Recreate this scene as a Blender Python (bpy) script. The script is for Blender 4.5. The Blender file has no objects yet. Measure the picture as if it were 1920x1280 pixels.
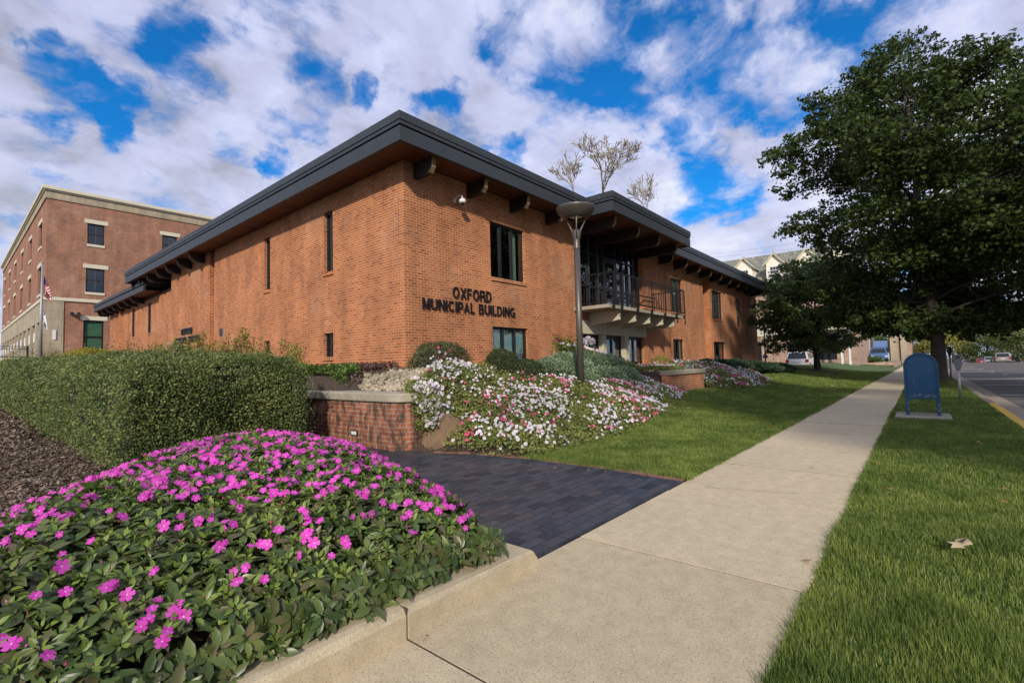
import bpy, bmesh, math, random
import numpy as np
from mathutils import Vector, Matrix
random.seed(7); rng = np.random.default_rng(11)
sc = bpy.context.scene
col = sc.collection
R_ = math.radians
# ------------------------------------------------------------------ helpers
def tag(o, label=None, cat=None, group=None, kind=None):
    if label: o['label'] = label
    if cat: o['category'] = cat
    if group: o['group'] = group
    if kind: o['kind'] = kind
    return o
def empty(name, loc=(0,0,0), rz=0, label=None, cat=None, group=None):
    o = bpy.data.objects.new(name, None); col.objects.link(o)
    o.location = loc; o.rotation_euler = (0,0,rz); o.empty_display_size = .2
    return tag(o, label, cat, group)
def link(name, me, mat=None, parent=None, mats=None):
    o = bpy.data.objects.new(name, me); col.objects.link(o)
    if mat: me.materials.append(mat)
    for m in (mats or []): me.materials.append(m)
    if parent: o.parent = parent
    return o
class MB:
    def __init__(s): s.v = []; s.f = []
    def add(s, vs, fs):
        n = len(s.v); s.v += [tuple(v) for v in vs]; s.f += [tuple(i+n for i in f) for f in fs]; return s
    def box(s, x0, x1, y0, y1, z0, z1):
        if x0 > x1: x0, x1 = x1, x0
        if y0 > y1: y0, y1 = y1, y0
        if z0 > z1: z0, z1 = z1, z0
        return s.add([(x0,y0,z0),(x1,y0,z0),(x1,y1,z0),(x0,y1,z0),(x0,y0,z1),(x1,y0,z1),(x1,y1,z1),(x0,y1,z1)],
              [(0,3,2,1),(4,5,6,7),(0,1,5,4),(1,2,6,5),(2,3,7,6),(3,0,4,7)])
    def tube(s, pts, rad, n=8, cap=True):
        pts = [Vector(p) for p in pts]
        if not hasattr(rad, '__len__'): rad = [rad]*len(pts)
        vs = []; fs = []; u = None
        for i, p in enumerate(pts):
            d = (pts[min(i+1, len(pts)-1)] - pts[max(i-1, 0)])
            if d.length < 1e-9: d = Vector((0,0,1))
            d.normalize()
            if u is None: u = d.orthogonal().normalized()
            else:
                u = u - d*u.dot(d)
                u = u.normalized() if u.length > 1e-6 else d.orthogonal().normalized()
            w = d.cross(u)
            for k in range(n):
                a = 2*math.pi*k/n
                vs.append(p + (u*math.cos(a) + w*math.sin(a))*rad[i])
        for i in range(len(pts)-1):
            for k in range(n):
                a = i*n+k; b = i*n+(k+1) % n
                fs.append((a, b, b+n, a+n))
        if cap:
            fs.append(tuple(range(n-1, -1, -1))); fs.append(tuple(range((len(pts)-1)*n, len(pts)*n)))
        return s.add(vs, fs)
    def lathe(s, prof, c, n=24, axis='z'):
        vs = []; fs = []
        for (r, h) in prof:
            for k in range(n):
                a = 2*math.pi*k/n; x, y = r*math.cos(a), r*math.sin(a)
                vs.append((c[0]+x, c[1]+y, c[2]+h) if axis == 'z' else (c[0]+x, c[1]+h, c[2]+y) if axis == 'y' else (c[0]+h, c[1]+x, c[2]+y))
        for i in range(len(prof)-1):
            for k in range(n):
                a = i*n+k; b = i*n+(k+1) % n
                fs.append((a, b, b+n, a+n))
        return s.add(vs, fs)
    def prism(s, poly, a, b, axis='y'):
        # poly in the plane across axis, extruded from a to b
        n = len(poly)
        def P(p, t): return (p[0], t, p[1]) if axis == 'y' else (t, p[0], p[1]) if axis == 'x' else (p[0], p[1], t)
        vs = [P(p, a) for p in poly] + [P(p, b) for p in poly]
        fs = [tuple(range(n-1,-1,-1)), tuple(range(n, 2*n))] + [(i, (i+1) % n, (i+1) % n+n, i+n) for i in range(n)]
        return s.add(vs, fs)
    def build(s, name, mat=None, parent=None, bevel=0, smooth=False, seg=2):
        me = bpy.data.meshes.new(name); me.from_pydata(s.v, [], s.f)
        bm = bmesh.new(); bm.from_mesh(me); bmesh.ops.recalc_face_normals(bm, faces=bm.faces); bm.to_mesh(me); bm.free()
        if smooth: me.polygons.foreach_set('use_smooth', [True]*len(me.polygons))
        o = link(name, me, mat, parent)
        if bevel:
            m = o.modifiers.new('bevel', 'BEVEL'); m.width = bevel; m.segments = seg; m.limit_method = 'ANGLE'; m.angle_limit = R_(40)
        return o
def np_mesh(name, V, groups, mats=(), parent=None, smooth=False):
    """groups: list of (faces (M,k) int array, material index)"""
    me = bpy.data.meshes.new(name); V = np.asarray(V, dtype=np.float32)
    me.vertices.add(len(V)); me.vertices.foreach_set('co', V.ravel())
    groups = [g for g in groups if len(g[0])]
    loops = np.concatenate([g[0].ravel() for g in groups]).astype(np.int32)
    tot = np.concatenate([np.full(len(g[0]), g[0].shape[1]) for g in groups])
    start = np.concatenate([[0], np.cumsum(tot)[:-1]]).astype(np.int32)
    mi = np.concatenate([np.full(len(g[0]), g[1]) for g in groups]).astype(np.int32)
    me.loops.add(len(loops)); me.loops.foreach_set('vertex_index', loops)
    me.polygons.add(len(tot)); me.polygons.foreach_set('loop_start', start)
    me.polygons.foreach_set('material_index', mi)
    if smooth: me.polygons.foreach_set('use_smooth', np.ones(len(tot), dtype=bool))
    me.update(calc_edges=True); me.validate()
    return link(name, me, None, parent, mats)
def unit(a): return a/np.maximum(np.linalg.norm(a, axis=-1, keepdims=True), 1e-9)
def frames(N):
    N = unit(N); t = rng.normal(size=N.shape); U = unit(t - N*(t*N).sum(-1, keepdims=True)); W = np.cross(N, U)
    return U, W, N
def inst(tv, tf, P, U, W, N, S):
    """tv (k,3) template; tf list of (faces, mat); returns V, groups"""
    tv = np.asarray(tv, float); k = len(tv); n = len(P)
    S = np.broadcast_to(np.asarray(S, float), (n,))
    V = P[:,None,:] + S[:,None,None]*(tv[None,:,0:1]*U[:,None,:] + tv[None,:,1:2]*W[:,None,:] + tv[None,:,2:3]*N[:,None,:])
    off = (np.arange(n)*k)[:,None,None]
    return V.reshape(-1,3), [((np.asarray(f)[None]+off).reshape(-1, np.asarray(f).shape[1]), m) for f, m in tf]
LEAF = ([(0,0,0),(.45,.28,.04),(1,0,-.12),(.45,-.28,.04),(.5,0,-.06)], [([(0,4,2,1),(0,3,2,4)],0)])
OVAL = ([(0,0,0),(.3,.3,.03),(.75,.27,.03),(1,0,-.08),(.75,-.27,.03),(.3,-.3,.03)], [([(0,5,4,3,2,1)],0)])
LOBE = ([(0,0,0),(.25,.12,0),(.2,.42,.05),(.48,.2,0),(.62,.45,.05),(.72,.16,0),(1,0,-.1),(.72,-.16,0),(.62,-.45,.05),(.48,-.2,0),(.2,-.42,.05),(.25,-.12,0)],
        [([(0,1,2,3),(3,4,5,5)],0)])
LOBE = (LOBE[0], [([(0,11,9,3),(3,9,7,5)],0), ([(0,2,1),(0,3,2),(3,5,4),(0,10,9),(0,11,10),(9,8,7),(5,7,6)],0)])
def foliage(name, P, size, mat, parent=None, up=.35, tmpl=LEAF, jit=.3, N=None):
    n = len(P)
    if N is None: N = rng.normal(size=(n,3)); N[:,2] += up*2
    U, W, N = frames(N)
    V, G = inst(tmpl[0], tmpl[1], P, U, W, N, size*(1+jit*rng.uniform(-1,1,n)))
    return np_mesh(name, V, G, [mat], parent)
def ss(t): t = np.clip(t, 0, 1); return t*t*(3-2*t)
def vnoise(x, y, f=1.0, seed=0):
    r = np.zeros_like(np.asarray(x, float)+np.asarray(y, float))
    for i, (a, b, p) in enumerate([(1.0,.37,.1),(-.61,1.13,1.7),(.83,-1.41,2.9),(1.9,.77,4.2),(-2.3,1.6,.6),(2.9,2.4,5.0)]):
        r = r + np.sin(f*(a*x+b*y)+p+seed*1.3*i)*(1,.9,.8,.5,.4,.3)[i]
    return r/2.6
# ------------------------------------------------------------------ materials
def nt_new(name):
    m = bpy.data.materials.new(name); m.use_nodes = True; nt = m.node_tree; nt.nodes.clear()
    out = nt.nodes.new('ShaderNodeOutputMaterial'); b = nt.nodes.new('ShaderNodeBsdfPrincipled'); nt.links.new(b.outputs[0], out.inputs[0])
    return m, nt, b, out
def noise_n(nt, scale, detail=4, vec=None, rough=.55):
    n = nt.nodes.new('ShaderNodeTexNoise'); n.inputs['Scale'].default_value = scale; n.inputs['Detail'].default_value = detail; n.inputs['Roughness'].default_value = rough
    if vec: nt.links.new(vec, n.inputs['Vector'])
    return n
def ramp(nt, fac, stops):
    r = nt.nodes.new('ShaderNodeValToRGB'); e = r.color_ramp.elements
    while len(e) < len(stops): e.new(.5)
    for i, (p, c) in enumerate(stops): e[i].position = p; e[i].color = (*c, 1)
    nt.links.new(fac, r.inputs[0]); return r
def mixc(nt, a, b, fac, mode='MIX'):
    m = nt.nodes.new('ShaderNodeMix'); m.data_type = 'RGBA'; m.blend_type = mode
    for s, v in ((m.inputs[6], a), (m.inputs[7], b), (m.inputs[0], fac)):
        if isinstance(v, (int, float)): s.default_value = v
        elif isinstance(v, tuple): s.default_value = (*v, 1)
        else: nt.links.new(v, s)
    return m.outputs[2]
def bump(nt, b, h, strength=.3, dist=.01):
    n = nt.nodes.new('ShaderNodeBump'); n.inputs['Strength'].default_value = strength; n.inputs['Distance'].default_value = dist
    nt.links.new(h, n.inputs['Height']); nt.links.new(n.outputs[0], b.inputs['Normal'])
def pos(nt): return nt.nodes.new('ShaderNodeNewGeometry').outputs['Position']
def mat_plain(name, c, rough=.6, metal=0, var=.12, scale=3.0, bs=.1, fine=60, spec=.5, coat=0):
    m, nt, b, o = nt_new(name); p = pos(nt)
    n1 = noise_n(nt, scale, 5, p); n2 = noise_n(nt, fine, 3, p)
    lo = tuple(x*(1-var) for x in c); hi = tuple(min(1, x*(1+var)) for x in c)
    r = ramp(nt, n1.outputs[0], [(.3, lo), (.7, hi)])
    c2 = mixc(nt, r.outputs[0], tuple(x*(1-var*1.5) for x in c), n2.outputs[0]); 
    mm = mixc(nt, r.outputs[0], c2, .5)
    nt.links.new(mm, b.inputs['Base Color'])
    b.inputs['Roughness'].default_value = rough; b.inputs['Metallic'].default_value = metal
    b.inputs['Specular IOR Level'].default_value = spec
    if coat: b.inputs['Coat Weight'].default_value = coat; b.inputs['Coat Roughness'].default_value = .08
    if bs: bump(nt, b, n2.outputs[0], bs, .004)
    return m
def mat_leaf(name, cols, rough=.5, trans=.3, spec=.4, patchy=0):
    m, nt, b, out = nt_new(name)
    g = nt.nodes.new('ShaderNodeNewGeometry')
    st = [(i/max(1, len(cols)-1), c) for i, c in enumerate(cols)]
    r = ramp(nt, g.outputs['Random Per Island'], st)
    n = noise_n(nt, 1.1, 3, g.outputs['Position'])
    rr = ramp(nt, n.outputs[0], [(.35, (.72,.76,.7)), (.65, (1.15,1.12,1.1))])
    c = mixc(nt, r.outputs[0], rr.outputs[0], 1.0, 'MULTIPLY')
    if patchy:
        n5 = noise_n(nt, patchy, 5, g.outputs['Position']); c = mixc(nt, c, ramp(nt, n5.outputs[0], [(.32,(.62,.72,.6)),(.5,(1,1,1)),(.7,(1.35,1.2,1.15))]).outputs[0], 1.0, 'MULTIPLY')
    nt.links.new(c, b.inputs['Base Color']); b.inputs['Roughness'].default_value = rough; b.inputs['Specular IOR Level'].default_value = spec
    t = nt.nodes.new('ShaderNodeBsdfTranslucent'); nt.links.new(c, t.inputs['Color'])
    mx = nt.nodes.new('ShaderNodeMixShader'); mx.inputs[0].default_value = trans
    nt.links.new(b.outputs[0], mx.inputs[1]); nt.links.new(t.outputs[0], mx.inputs[2]); nt.links.new(mx.outputs[0], out.inputs[0])
    return m
def mat_brick(name, cols, mortar, bw=.2032, rh=.0677, ms=.010, grime=0, offx=0, msmooth=.15, dots=None):
    m, nt, b, out = nt_new(name)
    g = nt.nodes.new('ShaderNodeNewGeometry'); sp = nt.nodes.new('ShaderNodeSeparateXYZ'); nt.links.new(g.outputs['Position'], sp.inputs[0])
    sn = nt.nodes.new('ShaderNodeSeparateXYZ'); nt.links.new(g.outputs['True Normal'], sn.inputs[0])
    def M(op, a, bb=None):
        n = nt.nodes.new('ShaderNodeMath'); n.operation = op
        for i, v in enumerate((a, bb)):
            if v is None: continue
            if isinstance(v, (int, float)): n.inputs[i].default_value = v
            else: nt.links.new(v, n.inputs[i])
        return n.outputs[0]
    ax = M('GREATER_THAN', M('ABSOLUTE', sn.outputs[0]), .7)
    az = M('GREATER_THAN', M('ABSOLUTE', sn.outputs[2]), .7)
    u = M('ADD', M('MULTIPLY', sp.outputs[0], M('SUBTRACT', 1.0, ax)), M('MULTIPLY', sp.outputs[1], ax))
    v = M('ADD', M('MULTIPLY', sp.outputs[2], M('SUBTRACT', 1.0, az)), M('MULTIPLY', sp.outputs[1], az))
    cb = nt.nodes.new('ShaderNodeCombineXYZ'); nt.links.new(M('ADD', u, offx), cb.inputs[0]); nt.links.new(v, cb.inputs[1])
    t = nt.nodes.new('ShaderNodeTexBrick'); nt.links.new(cb.outputs[0], t.inputs['Vector'])
    t.inputs['Scale'].default_value = 1; t.inputs['Brick Width'].default_value = bw; t.inputs['Row Height'].default_value = rh
    t.inputs['Mortar Size'].default_value = ms; t.inputs['Mortar Smooth'].default_value = msmooth; t.offset = .5; t.inputs['Bias'].default_value = 0
    t.inputs['Color1'].default_value = (0,0,0,1); t.inputs['Color2'].default_value = (1,1,1,1); t.inputs['Mortar'].default_value = (.5,.5,.5,1)
    bc = ramp(nt, t.outputs['Color'], [(i/(len(cols)-1), c) for i, c in enumerate(cols)])
    n1 = noise_n(nt, 1.1, 5, g.outputs['Position']); n2 = noise_n(nt, 70, 4, g.outputs['Position'])
    c = mixc(nt, bc.outputs[0], ramp(nt, n2.outputs[0], [(.3,(.62,.6,.58)),(.7,(1.22,1.2,1.2))]).outputs[0], 1.0, 'MULTIPLY')
    c = mixc(nt, c, (*mortar,), t.outputs['Fac'])
    c = mixc(nt, c, ramp(nt, n1.outputs[0], [(.3,(.82,.82,.84)),(.72,(1.12,1.08,1.05))]).outputs[0], 1.0, 'MULTIPLY')
    n6 = noise_n(nt, .45, 6, g.outputs['Position'], .65); c = mixc(nt, c, (.60,.43,.31), M('MULTIPLY', ramp(nt, n6.outputs[0], [(.55,(0,0,0)),(.78,(1,1,1))]).outputs[0], .38))
    mp7 = nt.nodes.new('ShaderNodeMapping'); mp7.inputs['Scale'].default_value = (1.6,1.6,.35); nt.links.new(g.outputs['Position'], mp7.inputs[0])
    n7 = noise_n(nt, 1.2, 7, mp7.outputs[0], .65); c = mixc(nt, c, ramp(nt, n7.outputs[0], [(.35,(.78,.76,.75)),(.6,(1.04,1.03,1.02))]).outputs[0], 1.0, 'MULTIPLY')
    if grime:
        mp = nt.nodes.new('ShaderNodeMapping'); mp.inputs['Scale'].default_value = (5,5,2.6); nt.links.new(g.outputs['Position'], mp.inputs[0])
        n3 = noise_n(nt, 1.6, 8, mp.outputs[0], .7)
        gr = ramp(nt, n3.outputs[0], [(.44,(0,0,0)),(.60,(1,1,1))])
        c = mixc(nt, c, (.06,.042,.03), M('MULTIPLY', gr.outputs[0], grime))
    nt.links.new(c, b.inputs['Base Color']); b.inputs['Roughness'].default_value = .85; b.inputs['Specular IOR Level'].default_value = .25
    inv = M('SUBTRACT', 1.0, t.outputs['Fac']); h = M('ADD', inv, M('MULTIPLY', n2.outputs[0], .35)); bump(nt, b, h, .6, .006)
    return m
def mat_concrete(name, c, speck=0, rough=.85, stain=.15, slabs=False):
    m, nt, b, out = nt_new(name); p = pos(nt)
    n1 = noise_n(nt, .8, 6, p); n2 = noise_n(nt, 9, 6, p); n3 = noise_n(nt, 120, 3, p)
    cc = ramp(nt, n1.outputs[0], [(.3, tuple(x*(1-stain) for x in c)), (.7, tuple(x*(1+stain*.5) for x in c))]).outputs[0]
    cc = mixc(nt, cc, ramp(nt, n2.outputs[0], [(.3,(.86,.85,.83)),(.7,(1.07,1.07,1.07))]).outputs[0], 1.0, 'MULTIPLY')
    cc = mixc(nt, cc, ramp(nt, n3.outputs[0], [(.3,(.86,.85,.84)),(.7,(1.12,1.12,1.1))]).outputs[0], 1.0, 'MULTIPLY')
    if slabs:
        gi = nt.nodes.new('ShaderNodeNewGeometry'); cc = mixc(nt, cc, ramp(nt, gi.outputs['Random Per Island'], [(0,(.90,.895,.88)),(.5,(1,1,1)),(1,(1.07,1.06,1.04))]).outputs[0], 1.0, 'MULTIPLY')
        n8_ = noise_n(nt, 1.7, 8, p, .7); cc = mixc(nt, cc, (.30,.22,.14), ramp(nt, n8_.outputs[0], [(.60,(0,0,0)),(.80,(.45,.45,.45))]).outputs[0])
    if speck:
        v = nt.nodes.new('ShaderNodeTexVoronoi'); v.inputs['Scale'].default_value = 120; nt.links.new(p, v.inputs['Vector'])
        s1 = ramp(nt, v.outputs['Distance'], [(.22,(1,1,1)),(.36,(0,0,0))])
        wn = nt.nodes.new('ShaderNodeTexWhiteNoise'); wn.noise_dimensions = '3D'; nt.links.new(v.outputs['Position'], wn.inputs['Vector'])
        pc = ramp(nt, wn.outputs['Value'], [(0,(.03,.028,.027)),(.22,(.12,.09,.07)),(.42,(.36,.25,.14)),(.75,(.56,.45,.31)),(1,(.76,.68,.55))])
        mm = nt.nodes.new('ShaderNodeMath'); mm.operation = 'MULTIPLY'; mm.inputs[1].default_value = speck; nt.links.new(s1.outputs[0], mm.inputs[0])
        cc = mixc(nt, cc, pc.outputs[0], mm.outputs[0])
    nt.links.new(cc, b.inputs['Base Color']); b.inputs['Roughness'].default_value = rough; b.inputs['Specular IOR Level'].default_value = .3
    bump(nt, b, n3.outputs[0], .35, .003)
    return m
M = {}
M['brick'] = mat_brick('orange_brick', [(.33,.098,.036),(.43,.142,.050),(.49,.172,.060),(.53,.195,.070),(.46,.157,.055)], (.60,.37,.22), ms=.0085)
M['brick_wall'] = mat_brick('weathered_brick', [(.30,.085,.045),(.40,.135,.07),(.46,.175,.085),(.36,.12,.06)], (.38,.28,.21), grime=.95, offx=.3)
M['brick_red'] = mat_brick('flashed_red_brick', [(.27,.095,.05),(.38,.145,.07),(.25,.105,.085),(.44,.175,.085)], (.42,.31,.22), bw=.26, rh=.09, ms=.012)
M['brick_far'] = mat_brick('tan_brick', [(.32,.18,.13),(.42,.25,.17),(.46,.31,.23)], (.5,.43,.36), bw=.4, rh=.14, ms=.02)
M['limestone'] = mat_brick('cast_stone', [(.43,.385,.27),(.46,.41,.29),(.44,.39,.28)], (.3,.27,.2), bw=1.3, rh=.62, ms=.012)
M['cream'] = mat_plain('cream_trim', (.62,.57,.42), .6, var=.06)
M['fascia'] = mat_plain('charcoal_metal', (.042,.050,.056), .5, .25, .12, 2.0, .02, spec=.45)
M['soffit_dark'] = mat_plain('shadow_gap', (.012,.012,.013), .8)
M['black_metal'] = mat_plain('black_metal', (.014,.014,.016), .42, .2, .2, 8, .05)
M['frame'] = mat_plain('black_window_frame', (.016,.016,.018), .4, .1, .15, 8, .02)
M['mull'] = mat_plain('grey_mullion', (.12,.125,.125), .4, .5, .15, 8, .02)
M['curtain'] = mat_plain('pale_green_blind', (.42,.55,.46), .8, var=.06, scale=1)
M['green_blind'] = mat_plain('green_shade', (.20,.40,.26), .7, var=.06)
M['concrete'] = mat_concrete('cream_concrete', (.55,.50,.37), 0, .8, .12)
M['cap'] = mat_concrete('concrete_cap', (.40,.36,.27), .5, .9, .3)
M['walk'] = mat_concrete('exposed_sand_concrete', (.57,.478,.315), .8, .88, .07, True)
M['kerb'] = mat_concrete('kerb_concrete', (.50,.42,.285), .5, .88, .15)
M['gutter'] = mat_concrete('gutter_concrete', (.30,.25,.19), .3, .9, .2)
M['asphalt'] = mat_concrete('asphalt', (.115,.105,.095), .25, .92, .25)
M['white_paint'] = mat_plain('road_paint', (.62,.6,.56), .7, var=.25, scale=6)
M['yellow_paint'] = mat_plain('yellow_kerb_paint', (.75,.45,.06), .6, var=.2, scale=8)
M['bronze'] = mat_plain('bronze_lamp_metal', (.12,.104,.088), .42, .45, .12, 5, .03)
M['lens'] = mat_plain('lamp_lens', (.5,.5,.36), .3, var=.1)
M['white'] = mat_plain('white_plastic', (.7,.7,.68), .35, var=.04)
M['mailblue'] = mat_plain('blue_enamel', (.008,.085,.18), .45, 0, .16, 4, .06, 40, .5, .15)
M['mailblue2'] = mat_plain('chipped_enamel', (.35,.3,.28), .7)
M['grey_metal'] = mat_plain('grey_cast_metal', (.17,.175,.17), .45, .4, .2, 20, .05)
M['galv'] = mat_plain('galvanised_steel', (.36,.36,.34), .5, .4, .25, 20, .08)
M['rock'] = mat_concrete('brown_rock', (.20,.13,.08), .3, .95, .4)
M['stones'] = mat_leaf('cream_river_stone', [(.30,.25,.17),(.44,.38,.28),(.24,.19,.12),(.5,.44,.34)], .9, 0, .2)
M['bark'] = mat_plain('dark_bark', (.055,.042,.032), .95, 0, .35, 6, .8, 25)
M['bark_pale'] = mat_plain('pale_bark', (.34,.29,.23), .95, 0, .25, 4, .4, 25)
M['pole_wood'] = mat_plain('pole_wood', (.25,.2,.13), .9)
M['shingle'] = mat_brick('green_shingle', [(.19,.205,.165),(.26,.275,.22),(.31,.325,.26)], (.14,.15,.12), bw=.6, rh=.4, ms=.03)
M['siding'] = mat_plain('cream_siding', (.86,.80,.66), .7, var=.05)
M['tyre'] = mat_plain('tyre_rubber', (.015,.015,.015), .85)
M['rim'] = mat_plain('alloy_rim', (.45,.45,.46), .3, .8, .05)
M['red_lens'] = mat_plain('red_lens', (.35,.02,.02), .2)
M['car_white'] = mat_plain('white_car_paint', (.72,.72,.72), .3, 0, .03, 2, 0, coat=.6)
M['car_blue'] = mat_plain('blue_car_paint', (.08,.16,.32), .3, .3, .05, 2, 0, coat=.6)
M['car_red'] = mat_plain('red_car_paint', (.5,.03,.02), .3, 0, .05, 2, 0, coat=.6)
M['car_silver'] = mat_plain('silver_car_paint', (.5,.5,.5), .3, .4, .05, 2, 0, coat=.6)
M['car_tan'] = mat_plain('tan_car_paint', (.34,.3,.25), .3, .3, .05, 2, 0, coat=.6)
M['car_black'] = mat_plain('black_car_paint', (.02,.02,.022), .3, .1, .05, 2, 0, coat=.6)
M['car_glass'] = mat_plain('car_glass', (.02,.025,.03), .08, 0, .05, 2, 0)
M['orange_stone'] = mat_plain('orange_brick_edging', (.27,.125,.08), .9, var=.4, scale=8)
# soffit planks
def mat_planks(name, axis, cols, w=.09):
    m, nt, b, out = nt_new(name); g = nt.nodes.new('ShaderNodeNewGeometry')
    sp = nt.nodes.new('ShaderNodeSeparateXYZ'); nt.links.new(g.outputs['Position'], sp.inputs[0])
    cb = nt.nodes.new('ShaderNodeCombineXYZ'); nt.links.new(sp.outputs[0 if axis == 'x' else 1], cb.inputs[0]); nt.links.new(sp.outputs[1 if axis == 'x' else 0], cb.inputs[1])
    t = nt.nodes.new('ShaderNodeTexBrick'); nt.links.new(cb.outputs[0], t.inputs['Vector']); t.inputs['Scale'].default_value = 1
    t.inputs['Brick Width'].default_value = 3.1; t.inputs['Row Height'].default_value = w; t.inputs['Mortar Size'].default_value = .004
    t.inputs['Color1'].default_value = (0,0,0,1); t.inputs['Color2'].default_value = (1,1,1,1); t.inputs['Mortar'].default_value = (0,0,0,1)
    r = ramp(nt, t.outputs['Color'], [(i/(len(cols)-1), c) for i, c in enumerate(cols)])
    mp = nt.nodes.new('ShaderNodeMapping'); mp.inputs['Scale'].default_value = (1,14,1); nt.links.new(cb.outputs[0], mp.inputs[0])
    n = noise_n(nt, 3, 5, mp.outputs[0])
    c = mixc(nt, r.outputs[0], ramp(nt, n.outputs[0], [(.3,(.5,.5,.5)),(.7,(1.3,1.3,1.3))]).outputs[0], 1.0, 'MULTIPLY')
    nt.links.new(mixc(nt, c, (.01,.006,.004), t.outputs['Fac']), b.inputs['Base Color']); b.inputs['Roughness'].default_value = .55
    return m
M['soffit'] = mat_planks('stained_cedar_soffit', 'x', [(.035,.010,.006),(.10,.026,.010),(.16,.042,.014),(.06,.016,.008)])
M['beam'] = mat_planks('dark_timber_beam', 'y', [(.014,.009,.007),(.02,.012,.009),(.016,.010,.008)], .4)
M['beam_end'] = mat_plain('lit_end_grain', (.34,.21,.11), .9, 0, .45, 14, .3)  # paler than the beams; sunlight on the cut ends put into the colour
# glass
def mat_glass(name, tint=(.75,.8,.78), dark=.25):
    m = bpy.data.materials.new(name); m.use_nodes = True; nt = m.node_tree; nt.nodes.clear()
    out = nt.nodes.new('ShaderNodeOutputMaterial'); g = nt.nodes.new('ShaderNodeBsdfGlossy'); g.inputs['Roughness'].default_value = .015
    n = noise_n(nt, 2.5, 2, pos(nt)); bp = nt.nodes.new('ShaderNodeBump'); bp.inputs['Strength'].default_value = .02; bp.inputs['Distance'].default_value = .02
    nt.links.new(n.outputs[0], bp.inputs['Height']); nt.links.new(bp.outputs[0], g.inputs['Normal'])
    t = nt.nodes.new('ShaderNodeBsdfTransparent'); t.inputs[0].default_value = (*tint,1)
    lw_ = nt.nodes.new('ShaderNodeLayerWeight'); lw_.inputs[0].default_value = .5
    pw_ = nt.nodes.new('ShaderNodeMath'); pw_.operation = 'POWER'; pw_.inputs[1].default_value = 3.2; nt.links.new(lw_.outputs['Facing'], pw_.inputs[0])
    f = nt.nodes.new('ShaderNodeMath'); f.operation = 'MULTIPLY_ADD'; f.inputs[1].default_value = .85; f.inputs[2].default_value = .07; nt.links.new(pw_.outputs[0], f.inputs[0])
    mx = nt.nodes.new('ShaderNodeMixShader'); nt.links.new(f.outputs[0], mx.inputs[0]); nt.links.new(t.outputs[0], mx.inputs[1]); nt.links.new(g.outputs[0], mx.inputs[2])
    nt.links.new(mx.outputs[0], out.inputs[0]); return m
M['glass'] = mat_glass('window_glass')
# pavers
m, nt, b, out = nt_new('dark_clay_pavers'); g = nt.nodes.new('ShaderNodeNewGeometry')
sp = nt.nodes.new('ShaderNodeSeparateXYZ'); nt.links.new(g.outputs['Position'], sp.inputs[0])
cb = nt.nodes.new('ShaderNodeCombineXYZ'); nt.links.new(sp.outputs[0], cb.inputs[0]); nt.links.new(sp.outputs[1], cb.inputs[1])
t = nt.nodes.new('ShaderNodeTexBrick'); nt.links.new(cb.outputs[0], t.inputs['Vector']); t.inputs['Scale'].default_value = 1; t.inputs['Brick Width'].default_value = .20; t.inputs['Row Height'].default_value = .10
t.inputs['Mortar Size'].default_value = .004; t.inputs['Mortar Smooth'].default_value = .3; t.inputs['Color1'].default_value = (0,0,0,1); t.inputs['Color2'].default_value = (1,1,1,1); t.inputs['Mortar'].default_value = (0,0,0,1)
r = ramp(nt, t.outputs['Color'], [(0,(.016,.020,.028)),(.3,(.028,.034,.046)),(.55,(.045,.052,.068)),(.88,(.048,.05,.06)),(1,(.066,.054,.056))])
n1 = noise_n(nt, 60, 5, g.outputs['Position']); n2 = noise_n(nt, 1.3, 5, g.outputs['Position'])
c = mixc(nt, r.outputs[0], ramp(nt, n1.outputs[0], [(.3,(.7,.7,.7)),(.75,(1.5,1.5,1.5))]).outputs[0], 1.0, 'MULTIPLY')
c = mixc(nt, c, (.16,.14,.11), ramp(nt, n2.outputs[0], [(.5,(0,0,0)),(.95,(.5,.5,.5))]).outputs[0])
c = mixc(nt, c, (.012,.011,.010), t.outputs['Fac']); nt.links.new(c, b.inputs['Base Color']); b.inputs['Roughness'].default_value = .5; b.inputs['Specular IOR Level'].default_value = .45
mh = nt.nodes.new('ShaderNodeMath'); mh.operation = 'SUBTRACT'; nt.links.new(n1.outputs[0], mh.inputs[0]); nt.links.new(t.outputs['Fac'], mh.inputs[1]); bump(nt, b, mh.outputs[0], .7, .004)
M['paver'] = m
# soils
def mat_soil(name, a, bb, c3, scale=30):
    m, nt, b, out = nt_new(name); p = pos(nt)
    n1 = noise_n(nt, scale, 8, p, .7); n2 = noise_n(nt, 2, 5, p)
    c = ramp(nt, n1.outputs[0], [(.3, a), (.5, bb), (.68, c3)]).outputs[0]
    c = mixc(nt, c, ramp(nt, n2.outputs[0], [(.3,(.75,.75,.75)),(.7,(1.15,1.15,1.15))]).outputs[0], 1.0, 'MULTIPLY')
    nt.links.new(c, b.inputs['Base Color']); b.inputs['Roughness'].default_value = .95; bump(nt, b, n1.outputs[0], 1, .03); return m
M['joint'] = mat_plain('dark_joint_dirt', (.07,.05,.035), .95)
M['mulch'] = mat_soil('brown_mulch', (.022,.014,.01), (.075,.048,.034), (.19,.135,.1), 40)
M['turf'] = mat_soil('turf_soil', (.03,.05,.012), (.07,.12,.025), (.12,.18,.045), 25)
M['earth'] = mat_soil('dry_ground', (.05,.055,.02), (.09,.10,.04), (.13,.13,.06), 2)
M['chip'] = mat_leaf('mulch_chips', [(.035,.022,.015),(.10,.065,.045),(.2,.145,.11),(.34,.27,.21),(.06,.04,.03)], .95, 0, .1)
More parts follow.
